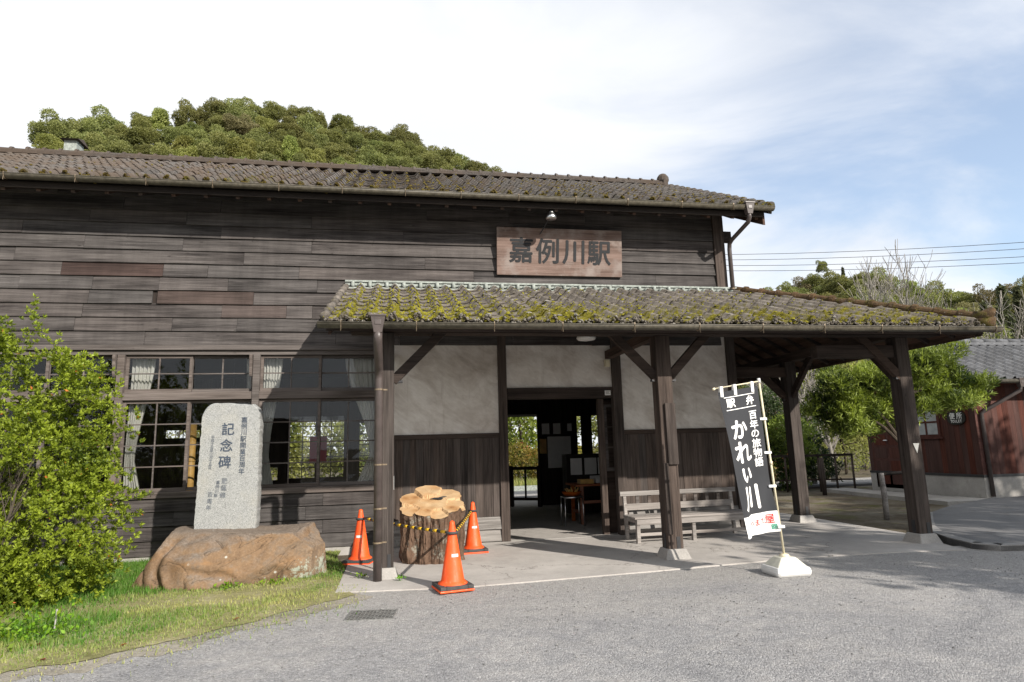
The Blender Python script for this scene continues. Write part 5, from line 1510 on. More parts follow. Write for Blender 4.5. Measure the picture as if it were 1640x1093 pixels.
part('top_rail', MAT['bench'], BE, lambda m: m.box(-bw-.02,bw+.02,.115,.165,.655,.725), bevel=.005)
part('back_rail', MAT['bench'], BE, lambda m: m.box(-bw+.06,bw-.06,.112,.138,.435,.535), bevel=.004)
for k in range(8):
    x = -.70+.20*k
    part('back_slat', MAT['sash'], BE, lambda m: m.box(x-.028,x+.028,.138,.156,.44,.66))

# ------------------------------------------------------------------ drain grate
GR = thing('drain_grate', 'small steel drain grating set in the forecourt near the grass', 'grate', (-0.005,-4.06,-0.037), math.radians(-7))
part('pit_shade_block', MAT['pit_shade'], GR, lambda m: m.box(-.20,.20,-.157,.157,-.02,.0262))  # solid block coloured black in place of the shaded depth under the bars
part('grate_frame', MAT['iron'], GR, lambda m: (m.box(-.215,.215,-.17,-.158,.0,.034), m.box(-.215,.215,.158,.17,.0,.034), m.box(-.215,-.203,-.157,.157,.0,.034), m.box(.203,.215,-.157,.157,.0,.034)))
for k in range(1, 12):
    x = -.203+.406*k/12
    part('grate_bar', MAT['iron'], GR, lambda m: m.box(x-.003,x+.003,-.157,.157,.017,.033))
for k in range(1, 6):
    y = -.157+.314*k/6
    part('grate_bar', MAT['iron'], GR, lambda m: m.box(-.202,.202,y-.003,y+.003,.018,.0318))

# ------------------------------------------------------------------ things behind the windows and in the waiting room
def curtain(label, x_wall, x_free, x_tie, y=.20, z1=3.0, z0=.92, ztie=1.42):
    nu, nv = 44, 30; vs = []
    for j in range(nv+1):
        z = z1+(z0-z1)*j/nv
        if z > ztie: t = (z1-z)/(z1-ztie); t = t*t*(3-2*t); xf = x_free+(x_tie-x_free)*t
        else: t = (ztie-z)/(ztie-z0); xf = x_tie+(x_free-x_tie)*.55*t
        for i in range(nu+1):
            u = i/nu
            vs.append((x_wall+(xf-x_wall)*u, y+.022*math.sin(u*nu*.92+z*.6)+.012*math.sin(u*9+z*3), z))
    fs = [(j*(nu+1)+i, j*(nu+1)+i+1, (j+1)*(nu+1)+i+1, (j+1)*(nu+1)+i) for j in range(nv) for i in range(nu)]
    o = MB().add(vs, fs).build('curtain', MAT['curtain'], None, True)
    return tag(o, label, 'curtain', 'tied curtains in the office windows')
curtain('tied white curtain at the left edge of the window behind the memorial stone', -3.80,-3.44,-3.66)
curtain('narrow white curtain at the right edge of the window behind the memorial stone', -1.98,-2.12,-2.05)
curtain('tied white curtain at the left edge of the window beside the porch', -1.88,-1.58,-1.75)
curtain('wide white curtain gathered at the window edge next to the downpipe', -0.10,-0.62,-0.22)
PK = part('pink_poster', MAT['pink'], None, lambda m: m.box(-.20,.20,-.004,.004,-.31,.31)); PK.location = (-1.68,5.80,1.54); tag(PK, 'pink poster hanging in the rear office window', 'poster')
BP = thing('bamboo_post', 'yellow bamboo pole standing inside the window left of the memorial stone', 'pole', (-2.94,.42,.24))
part('culm', MAT['bamboo'], BP, lambda m: m.tube([(0,0,0),(0,0,1.72)], .062, 14), True)
for z in (.3,.72,1.15,1.55): part('node', MAT['bamboo'], BP, lambda m: m.lathe([(.062,-.014),(.070,0),(.062,.014)], 14, (0,0,z)), True)
for i, (x, y) in enumerate(((-2.75,2.0),(-1.2,2.1),(-2.0,3.6))):
    P_ = thing('pendant_lamp', ['dark pendant lamp hanging in the left office window', 'dark pendant lamp hanging in the right office window', 'dark pendant lamp hanging deep in the office'][i], 'lamp', (x,y,2.55), 0, 'office lamps')
    part('lamp_shade', MAT['dark_wood'], P_, lambda m: m.lathe([(.03,.16),(.06,.12),(.17,.03),(.18,0),(.16,.0),(.05,.10)], 16, cap=False), True)
    part('cord', MAT['wire'], P_, lambda m: m.tube([(0,0,.15),(0,0,.74)], .006, 5))
def frame_pic(label, x, y, z, w, h, name='picture_frame', cat='picture', grp=None):
    t_ = thing(name, label, cat, (x,y,z), 0, grp)
    part('frame', MAT['dark_wood'], t_, lambda m: (m.box(-w/2,w/2,-.012,.0,-h/2,h/2)))
    part('sheet', MAT['paper'], t_, lambda m: m.box(-w/2+.03,w/2-.03,-.018,-.0125,-h/2+.03,h/2-.03))
    return t_
for i, (x, z, w, h) in enumerate(((3.98,1.92,.26,.34),(4.28,1.92,.26,.34),(4.62,1.95,.18,.26),(4.33,1.32,.68,.86))):
    frame_pic(['white notice sheet left on the dark wall inside the entrance', 'white notice with a red mark on the dark wall inside the entrance', 'round-emblem notice on the dark wall inside the entrance', 'large framed notice low on the dark wall inside the entrance'][i], x, YB-.005, z, w, h, 'notice_sheet', 'notice', 'notices on the waiting room wall')
BN = part('yellow_notice', MAT['bamboo'], None, lambda m: m.box(-.13,.13,-.006,0,-.19,.19)); BN.location = (3.94,YB-.006,1.48); tag(BN, 'yellowish notice panel on the dark post inside the entrance', 'notice')
CB = thing('leaflet_cabinet', 'dark cabinet with leaflets pinned to its front in the waiting room', 'cabinet', (4.42,3.6,0))
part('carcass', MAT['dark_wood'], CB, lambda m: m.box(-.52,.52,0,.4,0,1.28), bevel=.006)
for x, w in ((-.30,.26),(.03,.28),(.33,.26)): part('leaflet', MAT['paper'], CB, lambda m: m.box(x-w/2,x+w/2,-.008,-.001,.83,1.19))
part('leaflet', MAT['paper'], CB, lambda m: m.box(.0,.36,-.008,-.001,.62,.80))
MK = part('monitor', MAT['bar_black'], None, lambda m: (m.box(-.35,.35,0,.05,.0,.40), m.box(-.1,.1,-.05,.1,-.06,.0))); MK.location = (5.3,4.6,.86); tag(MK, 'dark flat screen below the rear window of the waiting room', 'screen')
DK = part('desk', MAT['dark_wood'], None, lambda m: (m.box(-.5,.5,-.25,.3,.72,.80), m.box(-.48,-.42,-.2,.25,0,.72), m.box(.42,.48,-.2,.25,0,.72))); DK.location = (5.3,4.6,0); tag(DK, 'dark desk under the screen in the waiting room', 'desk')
TB = thing('display_table', 'reddish wooden trestle table with goods just inside the entrance', 'table', (4.15,1.95,0))
part('table_top', MAT['table_wood'], TB, lambda m: m.box(-.62,.5,-.4,.4,.70,.735), bevel=.004)
for x in (-.5,.38):
    for y in (-.33,.33): part('leg', MAT['table_wood'], TB, lambda m: m.box(x-.03,x+.03,y-.03,y+.03,0,.699))
    part('rail', MAT['table_wood'], TB, lambda m: m.box(x-.02,x+.02,-.3,.3,.18,.23))
part('rail', MAT['table_wood'], TB, lambda m: m.box(-.47,.35,-.345,-.315,.38,.43))
for i, (x, y) in enumerate(((-.35,-.1),(.0,.05),(.3,-.15))):
    G_ = part('goods_box', [MAT['bamboo'],MAT['paper'],MAT['table_wood']][i], None, lambda m: (m.box(-.13,.13,-.12,.12,0,.02), m.box(-.13,.13,-.12,-.11,.02,.08), m.box(-.13,.13,.11,.12,.02,.08), m.box(-.13,-.12,-.11,.11,.02,.08), m.box(.12,.13,-.11,.11,.02,.08)))
    G_.location = (4.15+x,1.95+y,.7355); tag(G_, ['straw coloured tray on the display table', 'white tray on the middle of the display table', 'red-brown tray at the right of the display table'][i], 'tray', 'trays of goods')
SN = thing('metal_stand', 'low metal-legged stand with a basket in front of the display table', 'stand', (3.42,1.50,0))
for x in (-.17,.17):
    for y in (-.15,.15): part('leg', MAT['steel'], SN, lambda m: m.tube([(x*1.08,y*1.08,0),(x,y,.30),(x,y,.52)], .011, 8), True)
part('rim', MAT['steel'], SN, lambda m: (m.tube([(-.17,-.15,.52),(.17,-.15,.52),(.17,.15,.52),(-.17,.15,.52),(-.17,-.15,.52)], .011, 8)), True)
part('stand_top', MAT['dark_wood'], SN, lambda m: m.box(-.18,.18,-.16,.16,.532,.545))
BK = thing('basket', 'shallow orange-brown basket of dried stalks on the metal stand', 'basket', (3.42,1.50,.546))
part('basket_body', MAT['table_wood'], BK, lambda m: m.lathe([(.13,0),(.19,.07),(.185,.075),(.12,.012)], 20), True)
for k in range(16): 
    a = R.uniform(0,6.28); part('stalk', MAT['bamboo'], BK, lambda m: m.tube([(.08*math.cos(a),.08*math.sin(a),.03),(.13*math.cos(a+.4),.13*math.sin(a+.4),.10+.05*R.random())], .008, 5))
GT = thing('ticket_gate', 'dark wooden ticket barrier beside the rear doorway', 'barrier', (3.70,YB-.35,0))
for y in (0,.75): part('post', MAT['dark_wood'], GT, lambda m: m.box(-.05,.05,y-.05,y+.05,0,1.0))
part('rail', MAT['dark_wood'], GT, lambda m: m.box(-.035,.035,.05,.70,.90,.98)); part('rail', MAT['dark_wood'], GT, lambda m: m.box(-.035,.035,.05,.70,.15,.22))
part('baluster', MAT['dark_wood'], GT, lambda m: m.box(-.02,.02,.35,.39,.22,.90))
GT.rotation_euler = (0,0,math.radians(60))
# ------------------------------------------------------------------ foliage
def leaf_arrays(P, D, size, aspect, rng, fold=.25, roll=True):
    """diamond leaves at P pointing along D"""
    n = len(P); D = D/np.linalg.norm(D, axis=1, keepdims=True)
    A = rng.normal(size=(n,3)); A -= D*(A*D).sum(1, keepdims=True); A /= np.linalg.norm(A, axis=1, keepdims=True)
    B = np.cross(D, A)
    s = size*rng.uniform(.65, 1.25, n)[:,None]
    w = s*aspect
    v = np.stack([P, P + D*s*.5 + A*w*.5 + B*w*fold, P + D*s, P + D*s*.5 - A*w*.5 + B*w*fold], 1).reshape(-1,3)
    f = np.arange(n)[:,None]*4 + np.array([[0,1,2,3]])
    return v, f
def leaf_mesh(name, P, D, size, aspect, rng, tint, fold=.25):
    v, f = leaf_arrays(np.asarray(P, float), np.asarray(D, float), size, aspect, rng, fold)
    me = np_mesh(name, v, f); add_tint(me, np.clip(tint, 0, 1), 4)
    return me
def shell_pts(lobes, n, rng, inner=.70, upper=-.5, rough=.12):
    """points through the outer part of a heap of lobes; points buried in another lobe are dropped"""
    L = np.array([[*c, r, sz] for (c, r, sz) in [(l[0], l[1], l[2] if len(l) > 2 else .85) for l in lobes]])
    wgt = L[:,3]**2; wgt = wgt/wgt.sum()
    k = rng.choice(len(L), n*2, p=wgt)
    d = rng.normal(size=(n*2,3)); d /= np.linalg.norm(d, axis=1, keepdims=True)
    ok = d[:,2] > upper; k, d = k[ok], d[ok]
    rad = L[k,3]*(inner+(1.04-inner)*rng.random(len(k))**.6)
    ph = np.sin(d[:,0]*7+k)*np.sin(d[:,1]*6+k*2)*np.sin(d[:,2]*8+k)
    rad *= 1+rough*ph*1.6
    P = L[k,:3] + d*rad[:,None]*np.stack([np.ones(len(k)), np.ones(len(k)), L[k,4]], 1)
    keep = np.ones(len(P), bool)
    for j in range(len(L)):
        q = (P-L[j,:3])/np.array([1,1,L[j,4]])
        keep &= ~((np.linalg.norm(q, axis=1) < L[j,3]*inner*.92) & (k != j))
    return P[keep][:n], d[keep][:n], k[keep][:n]
def branches(start, d, length, rad, depth, rng, out, spread=.6, up=.15, kids=(2,3), shrink=.72, seg=3):
    pts = [Vector(start)]; rs = [rad]; dd = Vector(d).normalized()
    for i in range(seg):
        dd = (dd + Vector((rng.gauss(0,.12), rng.gauss(0,.12), rng.gauss(0,.08)+up*.3))).normalized()
        pts.append(pts[-1]+dd*(length/seg)); rs.append(rad*(1-.42*(i+1)/seg))
    out.append((pts, rs))
    if depth <= 0: return
    for k in range(rng.randint(*kids)):
        t = rng.randint(1, seg); p = pts[t]
        nd = (dd + Vector((rng.gauss(0,spread), rng.gauss(0,spread), rng.gauss(0,spread*.6)+up))).normalized()
        branches(p, nd, length*shrink*rng.uniform(.75,1.15), rs[t]*.68, depth-1, rng, out, spread, up, kids, shrink, seg)
    branches(pts[-1], dd, length*shrink, rs[-1], depth-1, rng, out, spread, up, kids, shrink, seg)
def branch_mesh(name, polys, n=5):
    m = MB()
    for pts, rs in polys: m.tube(pts, rs, n if rs[0] > .02 else 3, False)
    return m.mesh(name)

# --- azalea bush, front left
AZ = thing('azalea_bush', 'big leafy green azalea bush in front of the station windows', 'bush', (-4.35,-2.55,-0.03))
rng = np.random.default_rng(5)
lob = [((-.1,0,1.25),1.12,1.15),((.3,-.2,.35),.85,.7),((-.6,-.4,.5),.9,.8),((.95,.05,.30),.55,.7),((.62,.05,1.55),.80,1.1),((.2,.1,2.2),.80,1.0),((1.02,.0,1.95),.52,1.0),((.85,-.1,.75),.80,.9),((.40,-.35,.40),.66,.75),((-.75,.1,2.1),.95,1.1),((-1.2,-.1,1.1),1.1,1.2),((1.36,.0,1.30),.36,1.0),((1.34,.05,.58),.42,.9),((.62,.2,2.48),.34,1.0),((1.0,-.05,2.36),.30,1.0),((.05,0,2.92),.32,1.0)]
P, d, k = shell_pts(lob, 17500, rng, .50, -.95, .24)
gate = np.array([noise.noise(Vector(p)*2.1+Vector((4,0,1)))+.5*noise.noise(Vector(p)*5.2) for p in P]) + rng.normal(size=len(P))*.12 > -.16
P, d, k = P[gate], d[gate], k[gate]
extra = []
for (x, y, z) in [(1.42,-.05,2.02),(1.62,0,1.86),(1.74,.02,1.93),(1.72,.02,1.66),(1.80,0,1.05),(1.66,0,1.00),(1.62,.0,.62),(1.5,-.1,2.36),(1.32,0,2.50),(.62,0,2.95),(.56,0,3.12),(.52,.02,3.24),(.55,0,3.0),(.2,0,3.05),(1.85,0,1.12),(1.48,0,1.5)]:
    for q in range(5): extra.append((x+R.gauss(0,.045), y+R.gauss(0,.05), z+R.gauss(0,.045)))
E_ = np.array(extra); P = np.concatenate([P, E_]); d = np.concatenate([d, np.tile([[.5,-.2,.8]], (len(E_),1))])
d = d + np.array([[0.15,-.25,.75]]) + rng.normal(size=d.shape)*.35; d /= np.linalg.norm(d, axis=1, keepdims=True)
clump = np.array([noise.noise(Vector(p)*2.3) for p in P])*.35 + .48 + rng.normal(size=len(P))*.10  # clump tint also colours in the bush's lit and shaded masses
LP, LD, LT = [], [], []
for ring_, (ang, cnt) in enumerate(((.55,4),(1.05,6))):
    for q in range(cnt):
        t = 2*np.pi*q/cnt + rng.uniform(0, 6.28, len(P))*0 + ring_*.5
        A = np.cross(d, np.array([[.3,.5,.81]])); A /= np.linalg.norm(A, axis=1, keepdims=True); B = np.cross(d, A)
        t = t + (np.arange(len(P)) % 17)*.37
        D = d*np.cos(ang) + (A*np.cos(t)[:,None] + B*np.sin(t)[:,None])*np.sin(ang)
        D = D + rng.normal(size=D.shape)*.16
        LP.append(P + d*(-.012*ring_)); LD.append(D); LT.append(clump + rng.normal(size=len(P))*.12 + (.10 if ring_ == 0 else -.05))
tint = np.clip(np.concatenate(LT), 0, .90); tint[rng.random(len(tint)) < .0028] = 1.0
me = leaf_mesh('azalea_foliage', np.concatenate(LP), np.concatenate(LD), .046, .42, rng, tint)
obj('foliage', me, MAT['leaf_azalea'], AZ)
rb = random.Random(4); bl = []
for q in range(24):
    a = rb.uniform(0, 6.28); branches((rb.uniform(-.7,.5), rb.uniform(-.25,.25), 0), (math.cos(a)*.6, math.sin(a)*.35, 1.0), .66, .020, 3, rb, bl, .5, .25, (1,3), .78)
obj('stem', branch_mesh('azalea_stems', bl), MAT['twig'], AZ)
sx_ = thing('plant_stake', 'thin grey marker stake in the weeds under the azalea bush', 'stake', (-2.62,-4.02,-.03))
part('stake_rod', MAT['concrete'], sx_, lambda m: m.tube([(0,0,0),(.012,0,.22)], .006, 6)); part('stake_tip', MAT['concrete'], sx_, lambda m: m.tube([(.012,0,.22),(.012,0,.24)], .008, 6))
# broad weeds at the foot of the bush, and a few by the boulder
def weed(label, loc, n, size, spread, seed, grp='weeds on the verge'):
    r_ = np.random.default_rng(seed)
    P = np.stack([r_.normal(size=n)*spread, r_.normal(size=n)*spread*.8, np.abs(r_.normal(size=n))*spread*.45+.02], 1)
    D = np.stack([r_.normal(size=n), r_.normal(size=n), np.abs(r_.normal(size=n))*.9+.2], 1)
    w_ = thing('weed', label, 'weed', loc, 0, grp)
    obj('leaves', leaf_mesh('weed_leaves', P, D, size, .55, r_, r_.uniform(.2,1,n)), MAT['weed'], w_)
    st_ = MB()
    for q in range(0, n, 6): st_.tube([(P[q,0]*.3,P[q,1]*.3,0),(P[q,0],P[q,1],P[q,2])], .003, 3, False)
    st_.build('stems', MAT['weed'], w_)
weed('lush green weeds spreading under the azalea bush at the picture edge', (-3.25,-4.25,-.02), 700, .045, .30, 1)
weed('green weed clump at the foot of the azalea beside the white stake', (-2.75,-4.0,-.02), 260, .042, .18, 2)
weed('small green weed in front of the boulder near its middle', (-1.62,-2.45,-.02), 45, .045, .06, 3)
weed('small green weed in front of the boulder near its right end', (-1.16,-2.35,-.02), 40, .045, .07, 4)
weed('tiny green weed growing beside the porch post foot', (0.26,-2.62,0), 26, .03, .03, 5, 'weeds by the post')
weed('dry brown tuft at the crack beside the downpipe', (-0.20,-2.35,0), 26, .035, .04, 6, 'weeds by the post')

# --- podocarp beyond the porch
MK_ = thing('garden_tree', 'bushy green podocarp tree leaning beyond the right porch post', 'tree', (10.1,.85,-.06))
lob = [((c_[0]-.35, c_[1]+.2, c_[2]), r_*.55, z_) for (c_, r_, z_) in [((-.42,.1,2.15),.62,.8),((.15,.0,2.72),.62,.75),((.95,-.15,2.88),.66,.7),((1.62,-.2,2.62),.50,.7),((-.05,.35,1.95),.62,.8),((1.35,-.2,2.18),.50,.6),((-.75,.3,2.45),.45,.8),((.55,.1,2.25),.50,.7),((1.9,-.3,2.20),.34,.6),((-.35,.2,1.75),.40,.7),((-.8,.4,2.05),.5,.8),((-.65,.3,1.75),.4,.8),((1.0,.0,2.5),.5,.7),((1.5,-.1,2.95),.4,.7),((-.5,.6,2.7),.5,.7)]]
rl = random.Random(8); lob += [((c_[0]+rl.uniform(-.55,.55), c_[1]+rl.uniform(-.4,.4), c_[2]+rl.uniform(-.32,.36)), rl.uniform(.14,.27), .8) for c_, r_, z_ in list(lob) for _ in range(3)]
P, d, k = shell_pts(lob, 4800, rng, .35, -.9, .2)
d = d*.6 + np.array([[.1,-.1,.8]]) + rng.normal(size=d.shape)*.3; d /= np.linalg.norm(d, axis=1, keepdims=True)
LP, LD, LT = [], [], []
cl_ = np.array([noise.noise(Vector(p)*2.6) for p in P])*.85+.42 + .18*np.sin(k*1.7)  # wide tint range colours in shaded gaps and sunlit tufts
for q in range(9):
    A = rng.normal(size=d.shape); D = d*(.75) + A*.45
    LP.append(P + d*(.016*q)); LD.append(D); LT.append(cl_ + rng.normal(size=len(P))*.12 + .02*q)
me = leaf_mesh('podocarp_foliage', np.concatenate(LP), np.concatenate(LD), .105, .20, rng, np.concatenate(LT))
obj('crown', me, MAT['leaf_maki'], MK_)
bl = []; rb = random.Random(9)
tr_ = [Vector((0,0,0)), Vector((-.02,.02,.6)), Vector((.0,.02,1.3)), Vector((.1,.1,1.9)), Vector((.25,.05,2.35))]
bl.append((tr_, [.07,.06,.05,.04,.025]))
for (p, q) in ((tr_[2],(-.6,.3,2.0)),(tr_[2],(-.5,.3,2.3)),(tr_[3],(-.1,.2,2.7)),(tr_[3],(.6,.05,2.6)),(tr_[4],(1.1,0,2.55)),(tr_[3],(1.0,0,2.2))):
    q = Vector(q); bl.append(([p, p.lerp(q,.5)+Vector((0,0,.06)), q], [.04,.03,.012]))
obj('trunk', branch_mesh('podocarp_trunk', bl, 7), MAT['bark_dark'], MK_)

# --- generic bushy tree, for shrubs and trees behind the station
def bushy(name, label, cat, loc, lobes, mat, n, size, aspect, seed, group, trunk_h, inner=.6, upper=-.7):
    r_ = np.random.default_rng(seed)
    t_ = thing(name, label, cat, loc, 0, group)
    P, d, k = shell_pts(lobes, n, r_, inner, upper, .22)
    D = d*.5 + np.array([[0,0,.15]]) + r_.normal(size=d.shape)*.75
    tn = np.array([noise.noise(Vector(p)*.9+Vector((seed,0,0))) for p in P])*.7 + .45 + r_.normal(size=len(P))*.16
    obj('crown', leaf_mesh('crown', P, D, size, aspect, r_, tn), mat, t_)
    bl = []; rb = random.Random(seed)
    top = max(l[0][2] for l in lobes)
    branches((0,0,-.1), (rb.gauss(0,.06), rb.gauss(0,.06), 1), max(.3, trunk_h), max(.03, trunk_h*.045), 0, rb, bl)
    p0 = bl[0][0][-1]
    for l in lobes: 
        c = Vector(l[0]); bl.append(([p0, p0.lerp(c,.55)+Vector((0,0,-.05)), c], [max(.02, trunk_h*.026), max(.015, trunk_h*.018), .01]))
    obj('trunk', branch_mesh('trunk', bl, 6), MAT['bark_dark'], t_)
    return t_
def heap(rb, n, w, h, r0, r1, z0=.3):
    return [((rb.uniform(-w,w), rb.uniform(-w*.7,w*.7), rb.uniform(z0,h)), rb.uniform(r0,r1), .85) for _ in range(n)]
rb = random.Random(31)
# behind the station: seen through the entrance and the office windows
back = [(-9.5,20,3.2,'leaf_hill_light',4.6),(-6.6,19,2.6,'leaf_bamboo',3.9),(-3.6,21,3.0,'leaf_hill_light',4.6),(-0.4,19.5,2.6,'leaf_bamboo',4.2),(2.6,21.5,3.0,'leaf_hill',4.8),(5.6,19.0,2.4,'leaf_bamboo',3.7),(7.6,22,3.0,'leaf_hill_light',4.9),(10.6,20,2.6,'leaf_hill_light',4.4)]
for i, (x, y, w, mt, h) in enumerate(back):
    bushy('background_tree', 'leafy green tree across the track behind the station', 'tree', (x,y,-.07), heap(rb, 13, w*.62, h+2.2, .8, 1.35), MAT[mt], 6000, .21, .5, 100+i, 'trees across the track', 1.4)
for i, (x, y) in enumerate(((4.4,16.6),(6.2,16.8),(8.0,16.4))):
    bushy('hedge_shrub', ['reddish green hedge shrub at the left of the rear doorway', 'reddish green hedge shrub in the middle behind the rear doorway', 'reddish green hedge shrub behind the rear window of the waiting room'][i], 'shrub', (x,y,-.07), heap(rb, 6, .85, 1.35, .5, .75, .3), MAT['leaf_hedge'], 4200, .10, .5, 130+i, 'hedge seen through the entrance', .5)
gp = []
for q in range(5200):
    x = R.uniform(0.5, 9.5); y = R.uniform(12.4, 16.0); gp.append((x, y, -.07, 2.6, R.uniform(.3,.9)))
g = blades('dry_grass', gp, .05, .16, MAT['grass'], .014, .8, seed=12); g['label'] = 'straw coloured grass bank across the track behind the station'; g['category'] = 'grass'
structure(part('track_bed', MAT['asphalt'], None, lambda m: m.box(-30,30,9.35,12.2,-.3,-.055)))
structure(part('platform_edge', MAT['plaster_white'], None, lambda m: m.box(-12,9.5,12.25,12.45,-.06,.12)))
# thicket to the right, under the porch eave
THL = ['yellow green bamboo-like thicket tree behind the garden fence', 'pale thicket tree behind the fence and the podocarp', 'green thicket tree behind the podocarp crown', 'thicket tree seen between banner and far porch post', 'green tree behind the outhouse, its left neighbour lower', 'green tree behind the middle of the outhouse roof', 'deep green tree far behind the garden fence', 'small bright thicket tree just behind the garden shrubs', 'brownish tree beyond the outhouse ridge, nearest the hip end', 'green tree beyond the outhouse ridge beside a brownish one', 'brownish tree beyond the outhouse ridge between two green ones', 'green tree beyond the outhouse ridge at the picture edge']
for i, (x, y, w, h, mt, n, s) in enumerate([(13.6,14.5,2.2,3.9,'leaf_bamboo',6500,.16),(16.6,15.5,2.4,4.6,'leaf_bamboo',6500,.16),(19.5,15.0,2.6,4.9,'leaf_hill_light',6000,.17),(11.4,16.5,2.2,4.4,'leaf_bamboo',5000,.17),(22.5,17.5,3.0,6.2,'leaf_hill',6000,.2),(26,16.5,3.0,6.6,'leaf_hill',5500,.22),(18.0,21,3.2,6.5,'leaf_hill',5500,.24),(15.2,12.6,1.6,4.2,'leaf_bamboo',5500,.13),(34,27,4.5,8.0,'leaf_hill_brown',5200,.30),(39,29,4.5,8.6,'leaf_hill',5200,.30),(44,30,4.5,8.0,'leaf_hill_brown',5200,.30),(49,33,4.5,9.0,'leaf_hill',5200,.30)]):
    bushy('thicket_tree', THL[i], 'tree', (x,y,-.07), heap(rb, 11, w*.6, h, .7, 1.15, .4), MAT[mt], n, s, .32, 160+i, 'thicket beyond the garden fence', 1.4)
for i, (x, y, w, h, mt, lb) in enumerate([(11.4,8.9,1.2,2.9,'leaf_dark','dark evergreen shrub behind the garden fence near the far porch post'),(13.1,8.7,1.1,3.0,'leaf_dark','dark evergreen shrub behind the garden fence beside the red outhouse'),(12.4,8.0,.7,1.9,'leaf_maki','fresh green shrub behind the garden fence'),(10.0,9.4,1.1,2.6,'leaf_dark','dark shrub behind the garden fence close to the banner'),(12.2,10.6,1.2,3.3,'leaf_hedge','yellowing shrub above the dark shrubs beyond the fence'),(13.9,11.0,.8,2.9,'leaf_red','reddish maple spray above the shrubs beyond the fence')]):
    bushy('garden_shrub', lb, 'shrub', (x,y,-.07), heap(rb, 10, w*.6, h, .38, .62, .25), MAT[mt], 8000 if mt != 'leaf_red' else 700, .10, .42, 190+i, 'garden shrubs', .6)
# shade trees on the open side of the forecourt, out of frame to the right
for i, (x, y, h) in enumerate(((11.9,-11.0,4.9),(15.2,-9.6,5.0),(18.9,-8.3,5.8),(22.6,-7.0,5.6))):
    bushy('shade_tree', 'round roadside tree casting shade over the forecourt corner', 'tree', (x,y,-.07), [((rb.uniform(-1.4,1.4), rb.uniform(-1.2,1.2), h+rb.uniform(-1.3,1.3)), rb.uniform(.8,1.25), .9) for _ in range(9)], MAT['leaf_hill'], 3600, .26, .55, 230+i, 'roadside shade trees', 3.2, .5)

# --- bare trees beyond the toilet
def bare(label, loc, h, seed, depth=5, spread=.55, r=None):
    r_ = random.Random(seed); bl = []
    branches((0,0,0), (r_.gauss(0,.05), r_.gauss(0,.05), 1), h*.30, r or h*.011, depth, r_, bl, spread, .22, (2,3), .74)
    bl = [(p_, [max(q_*1.5, .012) for q_ in r2]) for p_, r2 in bl]
    t_ = thing('bare_tree', label, 'tree', loc, 0, 'bare winter trees beyond the outhouse')
    mt_ = MB(); mt_.tube(*bl[0], 7, False); mt_.build('trunk', MAT['bark_grey'], t_, True)
    obj('crown', branch_mesh('bare_crown', bl[1:], 4), MAT['bark_grey'], t_)
def polar(az, dd): return (0.24+dd*math.sin(math.radians(az)), -10.26+dd*math.cos(math.radians(az)), -.07)
LB = 'leafless grey tree with fine upright twigs beyond the outhouse'
for i, (az, dd, h) in enumerate([(32.5,30,8.0),(33.8,27,6.6),(35.5,40,9.6),(37.2,44,10.0),(38.6,38,9.0),(40.2,42,9.6),(42.6,38,8.6),(44.4,46,10.2),(45.3,37,10.2),(47.2,42,8.6),(49,36,8.4),(50.5,44,9.8)]):
    bare(LB, polar(az,dd), h, 300+i)
bare('tall leafless tree rising highest above the outhouse roof', polar(41.4,40), 13.2, 333, 5, .42)
bare('pale leafless tree seen under the porch eave beside the far post', polar(35.0,24), 5.6, 341, 4, .6, .07)
bare('second pale leafless tree under the porch eave', polar(36.4,26), 6.0, 347, 4, .55, .07)

# ------------------------------------------------------------------ wooded hills
def crown_mesh(name, seed, n, R0, size, mat, conif=False):
    r_ = np.random.default_rng(seed); rb = random.Random(seed)
    if conif:
        t = r_.random(n); z = -6+t*12.5; rad = (1-t)*2.4*(.75+.25*np.sin(t*40)); a = r_.uniform(0,6.28,n); q = r_.random(n)**.5
        P = np.stack([np.cos(a)*rad*q, np.sin(a)*rad*q, z], 1); d = np.stack([np.cos(a), np.sin(a), np.full(n,.2)], 1); k = np.zeros(n)
    else:
        lobes = [((0,0,0),R0*.72,.85)]
        for i in range(34):
            a = rb.uniform(0,6.28); e = rb.uniform(-.35,1.35); q = R0*rb.uniform(.45,.82)*(1+.2*math.sin(a*2+seed))
            lobes.append(((q*math.cos(a)*math.cos(e), q*math.sin(a)*math.cos(e), q*math.sin(e)*rb.uniform(.7,1.15)), R0*rb.uniform(.12,.34), .8))
        P, d, k = shell_pts(lobes, n, r_, .60, -.7, .15)
    D = d*.35 + r_.normal(size=d.shape)*.8 + np.array([[0,0,.1]])
    tn = .36 + .26*d[:,2]*0 + r_.normal(size=len(P))*.16 + .22*np.sin(k*2.4)
    me = leaf_mesh(name, P, D, size, .6, r_, tn)
    me.materials.append(MAT[mat])
    bm_ = MB(); bm_.tube([(0,0,-R0*1.9),(0,0,0)], [.28,.15], 5, False)
    return me
crowns = [crown_mesh('crown_a', 1, 15000, 4.6, .30, 'leaf_hill'), crown_mesh('crown_b', 2, 14000, 4.0, .28, 'leaf_hill'), crown_mesh('crown_c', 3, 16000, 5.4, .31, 'leaf_hill'), crown_mesh('crown_d', 4, 12000, 3.6, .28, 'leaf_hill_light'), crown_mesh('crown_e', 5, 11000, 4.0, .28, 'leaf_hill_brown'), crown_mesh('crown_f', 6, 2600, 4.0, .55, 'leaf_cedar', True)]
RAD = [4.6,4.2,5.2,3.8,4.0,6.5]
